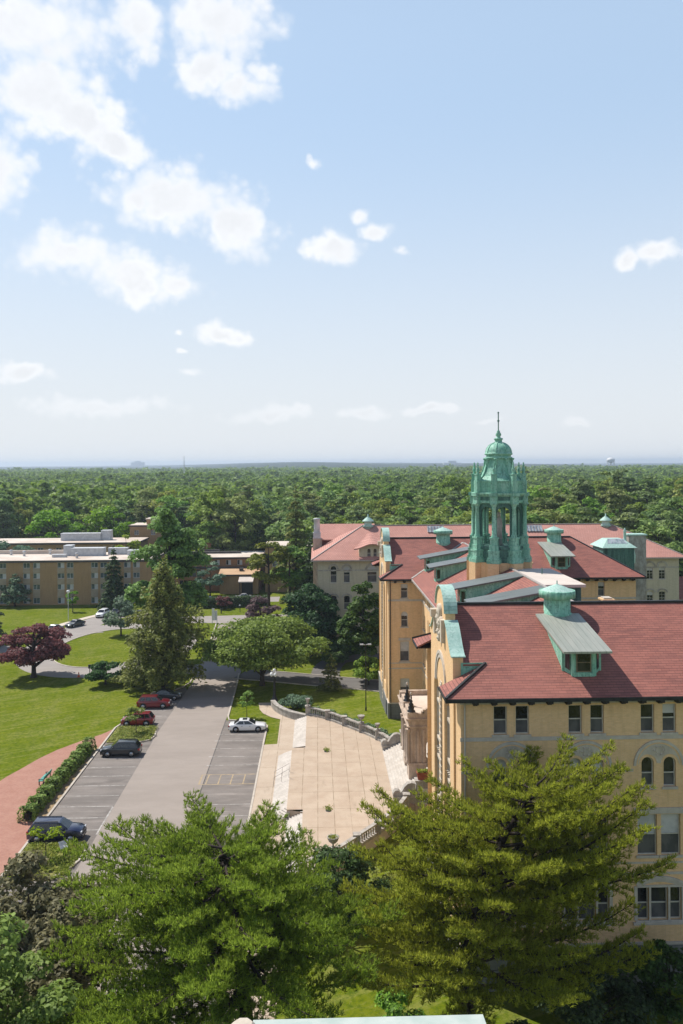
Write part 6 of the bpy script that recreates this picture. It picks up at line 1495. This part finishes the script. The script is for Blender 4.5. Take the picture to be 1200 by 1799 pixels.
mb = MB(); mb.box(50.05, 53.15, 134.25, 136.55, 22.4, 22.6); mb.lathe([(.8, 20.4), (.5, 21.2), (.28, 21.5), (.2, 22.9), (.3, 23.0), (.1, 23.5), (0, 23.7)], (49.6, 134.6, 0), 10); mb.lathe([(1.0, 18), (1.1, 19.2), (.8, 20.4)], (50.2, 134.5, 0), 10); mb.build('chimney_cap', MT['palecopper'], sl_)
Rb = thing('brick_annexe', 'red-roofed low tan wing at the right edge beyond the cream wall', 'building')
facade(Rb, 'wall', MT['creambrick'], (67.9, 158), (1,0), (0,-1), 14, -1.3, 8.3, [(.9, 2.1, 5.0, 7.2, 0), (3.2, 4.4, 5.0, 7.2, 0), (.9, 2.1, 1.0, 3.4, 0)], blindset=(0, .5))
mb = MB(); mb.slab([(67.8, 157.2, 8.4), (82, 157.2, 8.4), (82, 164, 11.6), (67.8, 164, 11.6)], .2); mb.build('roof', MT['tile'], Rb)

# ------------------------------------------------------------------ balustrades, urns, low walls
def balustrade(label, P_, z, flip=1, base=.25):
    r_ = thing('balustrade', label, 'balustrade', (P_[0][0], P_[0][1], z)); o = Vector((P_[0][0], P_[0][1], 0))
    cum = [0]
    for a, b_ in zip(P_[:-1], P_[1:]): cum.append(cum[-1]+math.dist(a, b_))
    at = lambda s: Vector((float(np.interp(s, cum, [p[0] for p in P_])), float(np.interp(s, cum, [p[1] for p in P_])), 0))-o
    n = max(2, round(cum[-1]/3.4)); rail = MB(); pl_ = MB()
    m_ = n*6
    for i in range(m_):
        a, b_ = at(cum[-1]*i/m_), at(cum[-1]*(i+1)/m_)
        rail.bar(a+Vector((0,0,1.02)), b_+Vector((0,0,1.02)), .42, .16); pl_.bar(a+Vector((0,0,base/2)), b_+Vector((0,0,base/2)), .5, base); pl_.bar(a+Vector((0,0,-.75)), b_+Vector((0,0,-.75)), .34, 1.5, 1)
    rail.build('rail', MT['greystone'], r_); pl_.build('plinth', [MT['greystone'], MT['stone']], r_)
    bal = MB(); bal.lathe([(.09, 0), (.09, .08), (.06, .12), (.11, .3), (.09, .42), (.055, .58), (.09, .64), (.09, .70)], (0, 0, .25), 8); bme = bal.mesh('baluster'); bme.materials.append(MT['greystone'])
    posts = []
    for i in range(n+1):
        p = at(cum[-1]*i/n); posts.append(p+o)
        pb = MB(); pb.box(-.3, .3, -.3, .3, 0, 1.12); pb.box(-.36, .36, -.36, .36, 1.12, 1.24); pb.build('post', MT['greystone'], r_, (p.x, p.y, 0))
        if i < n:
            for k_ in range(8):
                q = at(cum[-1]*(i+(k_+1.2)/9.4)/n); link('baluster', bme, r_, (q.x, q.y, 0))
    return r_, posts
bf, pf = balustrade('grey stone balustrade curving along the far side of the plaza', arc_far[2:], 0.0)
bn, pn = balustrade('grey stone balustrade curving along the near side of the plaza above a tan wall', arc_near[2:], 0.0)
def urn(label, p, h, wide, planted=False):
    u = thing('stone_urn', label, 'urn', (p[0], p[1], 1.25)); mb = MB()
    mb.box(-.2, .2, -.2, .2, 0, .06); mb.lathe([(.16, .06), (.08, .14), (.07, h*.3), (.12, h*.36), (wide*.75, h*.6), (wide*.92, h*.82), (wide, h*.94), (wide*1.06, h), (wide*.9, h), (wide*.8, h*.92)], (0,0,0), 18); mb.build('bowl', MT['greystone'], u)
    if planted:
        rng = np.random.default_rng(8); C_ = rng.normal(size=(160, 3))*[wide*.38, wide*.38, .05]+[0, 0, h*.97]; link('plant', leaf_mesh('plant', C_, rng.normal(size=(160, 3))+[0,0,1], .08*np.ones(160), rng, LM['flower']), u)
    return u
urn('tall grey stone urn on the first post of the far balustrade beside the steps', pf[0], .95, .30)
urn('wide bowl-shaped stone urn near the middle of the far balustrade', pf[len(pf)//2], .85, .46)
urn('small stone urn on the far balustrade nearest the portico', pf[-2], .7, .32)
urn('bowl-shaped stone urn planted with green on the near balustrade', pn[1], .95, .52, True)
lw = smooth_path([(-6.6, 122.4), (-5.9, 120), (-4.5, 117.6), (-2.8, 115.9), (-1.3, 115.0)], 3)
mb = MB()
for a, b_ in zip(lw[:-1], lw[1:]): mb.bar((*a, -.55), (*b_, -.55), .55, .95); mb.bar((*a, -.02), (*b_, -.02), .68, .12)
o = mb.build('low_wall', MT['greystone']); tag(o, 'low curved grey stone wall leading from the lamp post to the plaza steps', 'wall')
lw2 = [(x, 2*YC-y) for x, y in lw]; mb = MB()
for a, b_ in zip(lw2[:-1], lw2[1:]): mb.bar((*a, -.55), (*b_, -.55), .55, .95); mb.bar((*a, -.02), (*b_, -.02), .68, .12)
o = mb.build('low_wall', MT['greystone']); tag(o, 'low curved grey stone wall under the big dark pine, matching the one by the lamp post', 'wall')
pn_ = thing('flower_trough', 'brick-red trough of yellow-green flowers on the stone stair wall', 'planter', (10.8, 85.0, 2.32))
mb = MB(); mb.prism([(-.78, 0), (.78, 0), (.86, .62), (-.86, .62)], 'y', -.33, .33); mb.box(-.92, .92, -.39, .39, .62, .7); mb.build('trough', M2('terracotta', (.30,.085,.045), (.22,.06,.035), 3.0), pn_)
rng = np.random.default_rng(2); C_ = rng.uniform([-.85, -.32, .66], [.85, .32, .95], (420, 3)); link('flowers', leaf_mesh('flowers', C_, rng.normal(size=(420, 3))+[0,0,.8], .09*np.ones(420), rng, LM['flower']), pn_)
hr = thing('handrail', 'thin metal handrail beside the plaza steps', 'handrail', (-4.0, 93, -.9)); mb = MB()
for yy in (-.9, .9):
    mb.tube([(-.9, yy, 0), (-.9, yy, .95), (.75, yy, 1.85), (.75, yy, .9)], .025, 6); mb.tube([(-.05, yy, .45), (-.05, yy, 1.42)], .02, 6)
mb.build('rail', MT['flashing'], hr)
for lb, xx, yy in (('small dark damp drain cover on the far half of the plaza', .95, 100.3), ('small dark drain cover on the near half of the plaza', .95, 83.2)):
    mb = MB(); mb.lathe([(.3, .004), (.3, .015), (.22, .018), (0, .018)], (xx, yy, 0), 16); tag(mb.build('drain_cover', MT['black']), lb, 'drain cover')
    rng = np.random.default_rng(int(yy)); C_ = rng.normal(size=(90, 3))*[.18, .3, .04]+[xx, yy+.5, .06]; o = link('weed_tuft', leaf_mesh('weed_tuft', C_, rng.normal(size=(90, 3)), .1*np.ones(90), rng, LM['grassy'])); tag(o, 'tuft of weeds in the paving beside the %s drain cover' % ('far' if yy > 90 else 'near'), 'weeds')

# ------------------------------------------------------------------ lamps, signs, bench, cone
lp = thing('lamp_post', 'tall thin black lamp post on the lawn behind the balustrade', 'lamp post', (6.65, 117.7, ground_z(6.65, 117.7))); mb = MB()
mb.tube([(0,0,0), (0,0,.5)], .12, 8); mb.tube([(0,0,.4), (0,0,9.3)], [.075, .05], 8); mb.build('pole', MT['black'], lp)
mb = MB(); mb.tube([(0,0,9.2), (.45,0,9.35), (.5,0,9.3)], .04, 6); mb.box(.3, .8, -.14, .14, 9.2, 9.34); mb.box(-.8, -.3, -.14, .14, 9.2, 9.34); mb.tube([(0,0,9.2), (-.5,0,9.3)], .04, 6); mb.build('lamp_head', MT['hvac'], lp)
ol = thing('lamp_standard', 'ornate dark iron lamp standard with pale globes at the end of the low wall', 'lamp post', (-6.4, 123.4, -1.0)); mb = MB()
mb.lathe([(.55, 0), (.55, .25), (.42, .35), (.46, .9), (.34, 1.05), (.26, 1.3), (.2, 1.5), (.16, 3.6), (.24, 3.75), (.14, 3.9), (.2, 4.2)], (0,0,0), 14); mb.build('pole', MT['black'], ol)
for k in range(5):
    a = 2*math.pi*k/5; q = (.5*math.cos(a), .5*math.sin(a), 4.55) if k else (0, 0, 5.1)
    mb = MB(); mb.lathe([(.05, -.3), (.22, -.12), (.25, 0), (.2, .16), (0, .26)], q, 12); gl = mb.build('globe', MT['whiteframe'], ol)
    mb = MB(); mb.tube([(0, 0, 4.0), (q[0]*.7, q[1]*.7, 4.05), (q[0], q[1], q[2]-.3)], .045, 6); mb.build('arm', MT['black'], ol)
def lamp2(label, x, y, h, capm='whiteframe'):
    l_ = thing('lamp_post', label, 'lamp post', (x, y, -1)); mb = MB(); mb.tube([(0,0,0), (0,0,h)], [.08, .06], 8); mb.build('pole', MT['black'] if capm == 'black' else MT['hvac'], l_)
    mb = MB(); mb.lathe([(.1, h), (.32, h+.25), (.42, h+.5), (.3, h+.65), (0, h+.75)], (0,0,0), 12); mb.build('lamp_head', MT[capm], l_)
lamp2('pale lamp post on the lawn edge above the dark grey saloon', -56.5, 192.5, 6.2); lamp2('short lamp post on the verge of the oval lawn', -49.8, 166, 2.6)
db = thing('double_lamp', 'black double-headed lamp post by the end of the lane', 'lamp post', (-27.2, 189.2, -1)); mb = MB(); mb.tube([(0,0,0), (0,0,2.7)], .07, 6); mb.tube([(-.7,0,2.4), (.7,0,2.4)], .05, 6); mb.build('pole', MT['black'], db)
for s in (-.7, .7): mb = MB(); mb.lathe([(.1, 2.3), (.26, 2.6), (.2, 3.0), (0, 3.2)], (s, 0, 0), 8); mb.build('lamp_head', MT['black'], db)
bl = thing('lamp_bollard', 'small dark bollard light on the grass beyond the junction', 'bollard', (-22.8, 199.6, -1)); mb = MB(); mb.tube([(0,0,0), (0,0,.9)], .14, 8); mb.build('post', MT['black'], bl); mb = MB(); mb.lathe([(.3, .9), (.35, 1.0), (0, 1.2)], (0,0,0), 10); mb.build('cap', MT['black'], bl)
bl = thing('lamp_bollard', 'slim post on the grass left of the plum-coloured tree', 'bollard', (-18.5, 201, -1)); mb = MB(); mb.tube([(0,0,0), (0,0,1.5)], .08, 8); mb.build('post', MT['black'], bl); mb = MB(); mb.lathe([(.2, 1.5), (.24, 1.7), (0, 1.9)], (0,0,0), 10); mb.build('cap', MT['hvac'], bl)
sg = thing('direction_sign', 'tall white two-panel sign standing at the road junction', 'sign', (-22.9, 187.3, -1)); mb = MB()
mb.box(-.55, -.42, -.06, .06, 0, 3.4); mb.box(.5, .63, -.06, .06, 0, 2.9); mb.build('post', MT['whiteframe'], sg); mb = MB(); mb.box(-.40, .02, -.05, .05, .7, 3.3); mb.build('panel', MT['whiteframe'], sg); mb = MB(); mb.box(.05, .48, -.05, .05, .7, 2.8); mb.build('panel', MT['hvac'], sg)
ps = thing('post_sign', 'dark post with a small box at the edge of the loop drive', 'sign', (-37.9, 141.0, -1)); mb = MB(); mb.tube([(0,0,0), (0,0,1.5)], .07, 6); mb.build('post', MT['black'], ps); mb = MB(); mb.box(-.22, .22, -.15, .15, 1.5, 2.1); mb.build('box', MT['black'], ps)
cn = thing('traffic_cone', 'orange traffic cone at the edge of the loop drive', 'cone', (-39.8, 141.3, -.98)); mb = MB(); mb.box(-.25, .25, -.25, .25, 0, .05); mb.lathe([(.2, .05), (.04, .85), (0, .87)], (0,0,0), 14); mb.build('cone_body', M2('orange_plastic', (.62,.13,.04), (.5,.09,.03), 3.0, rough=.5), cn)
mb = MB(); mb.lathe([(.128, .42), (.092, .58)], (0,0,0), 14); mb.build('reflective_band', MT['whiteframe'], cn)
si = thing('island_sign', 'tilted white information panel on a short post in the nearest planted island', 'sign', (-22.9, 76.4, -.9)); mb = MB(); mb.box(-.09, .09, -.09, .09, 0, 1.0); mb.build('post', MT['black'], si)
mb = MB(); mb.M = Matrix.Translation((0, -.05, 1.12)) @ Matrix.Rotation(R(38), 4, 'Z') @ Matrix.Rotation(R(38), 4, 'X'); mb.box(-.42, .42, -.36, .36, -.02, .02); mb.build('panel', MT['whiteframe'], si)
mb = MB(); mb.M = Matrix.Translation((0, -.05, 1.12)) @ Matrix.Rotation(R(38), 4, 'Z') @ Matrix.Rotation(R(38), 4, 'X'); mb.box(.08, .28, -.02, .22, .0225, .024); mb.box(-.3, .0, .1, .16, .0225, .024); mb.box(-.3, .0, -.05, .0, .0225, .024); mb.build('picture', MT['hvac'], si)
be = thing('park_bench', 'green slatted bench on the brick walk beside the low hedge', 'bench', (-30.4, 94.9, -.98), R(88)); mb = MB()
MT['bench'] = M2('green_bench_paint', (.13,.42,.36), (.09,.33,.28), 3.0, rough=.6)
for k in range(4): mb.box(-1.25, 1.25, -.05+k*.13, .05+k*.13, .43, .47)
mb.build('seat', MT['bench'], be); mb = MB()
for k in range(3): mb.box(-1.25, 1.25, -.16-k*.035, -.12-k*.035, .56+k*.14, .67+k*.14)
mb.build('backrest', MT['bench'], be)
for s in (-1.1, 1.1):
    mb = MB(); mb.box(s-.04, s+.04, .32, .42, 0, .42); mb.box(s-.04, s+.04, -.12, -.04, 0, .62); mb.box(s-.05, s+.05, -.15, .45, .60, .65); mb.box(s-.04, s+.04, .36, .42, .42, .6); mb.build('leg', MT['black'], be)

# ------------------------------------------------------------------ far landmarks
wt = thing('water_tower', 'white water tower on legs above the distant trees', 'water tower', (1010, 2870, -1)); mb = MB()
mb.lathe([(.5, 31), (8, 33), (13.5, 38), (14.2, 41), (13, 45), (8.5, 48.6), (3, 50), (0, 50.4)], (0,0,0), 24); mb.build('tank', MT['whiteframe'], wt)
for k in range(6):
    a = 2*math.pi*k/6; mb = MB(); mb.tube([(13.5*math.cos(a), 13.5*math.sin(a), 0), (12.5*math.cos(a), 12.5*math.sin(a), 39)], .9, 6); mb.build('leg', MT['whiteframe'], wt)
mb = MB(); mb.tube([(0,0,0), (0,0,32)], 1.6, 10); mb.build('riser', MT['whiteframe'], wt)
ms = thing('radio_mast', 'thin white mast rising above the far woods', 'mast', (-157, 1000, -1)); mb = MB(); mb.tube([(0,0,0), (0,0,30), (0,0,45)], [.7, .55, .3], 8); mb.build('pole', MT['whiteframe'], ms)
def far_block(label, x, y, w_, h, z0=14, step=True):
    b_ = thing('tower_block', label, 'building', (x, y, z0-10)); mb = MB(); mb.box(-w_/2, w_/2, 0, 40, 0, h+10)
    if step: mb.box(-w_*.22, w_*.22, 5, 30, h+10, h+22)
    mb.build('wall', MT['hvac'], b_)
far_block('grey distant tower block on the horizon left of the mast', -1640, 7750, 120, 40)
far_block('pale distant low buildings in a row right of the mast', -870, 6200, 420, 10, 8, False); far_block('small pale distant building in the middle of the horizon', -160, 6600, 200, 18, 12)
far_block('pale distant buildings near the water tower', 840, 5200, 110, 26, 8)

# ------------------------------------------------------------------ parapet of the tower the photo was taken from
MT['coping'] = M2('weathered_pale_coping', (.44,.48,.44), (.33,.40,.36), 2.5)
tw = thing('tower_parapet', 'pale copper-capped parapet and octagonal stone cap at the bottom edge', 'parapet')
mb = MB(); mb.box(-.8, 2.2, 9.7, 11.85, 20, 26.33); mb.build('wall', MT['brick'], tw)
mb = MB(); mb.slab([(-.95, 9.6, 26.66), (2.33, 9.6, 26.66), (2.33, 12.0, 26.40), (-.95, 12.0, 26.40)], .07); mb.build('coping', MT['coping'], tw)
mb = MB(); mb.lathe([(.14, 20), (.14, 26.3), (.18, 26.34), (.18, 26.44), (.14, 26.48)], (-1.08, 11.8, 0), 8, None, False, R(22.5)); mb.build('pier', MT['stone'], tw)

# ------------------------------------------------------------------ haze
mb = MB(); mb.box(-13000, 13000, -700, 13500, -8, 70)
hm = bpy.data.materials.new('haze_air'); hm.use_nodes = True; ht = NT(hm.node_tree); ht.n.clear()
pv = ht.node('ShaderNodeVolumePrincipled'); pv.inputs['Color'].default_value = (.70, .82, .96, 1); pv.inputs['Density'].default_value = 0.00015; pv.inputs['Anisotropy'].default_value = 0.3
ht.l.new(pv.outputs[0], ht.node('ShaderNodeOutputMaterial').inputs['Volume'])
tag(mb.build('haze', hm), 'pale blue haze over the far woods', 'haze', kind='stuff')
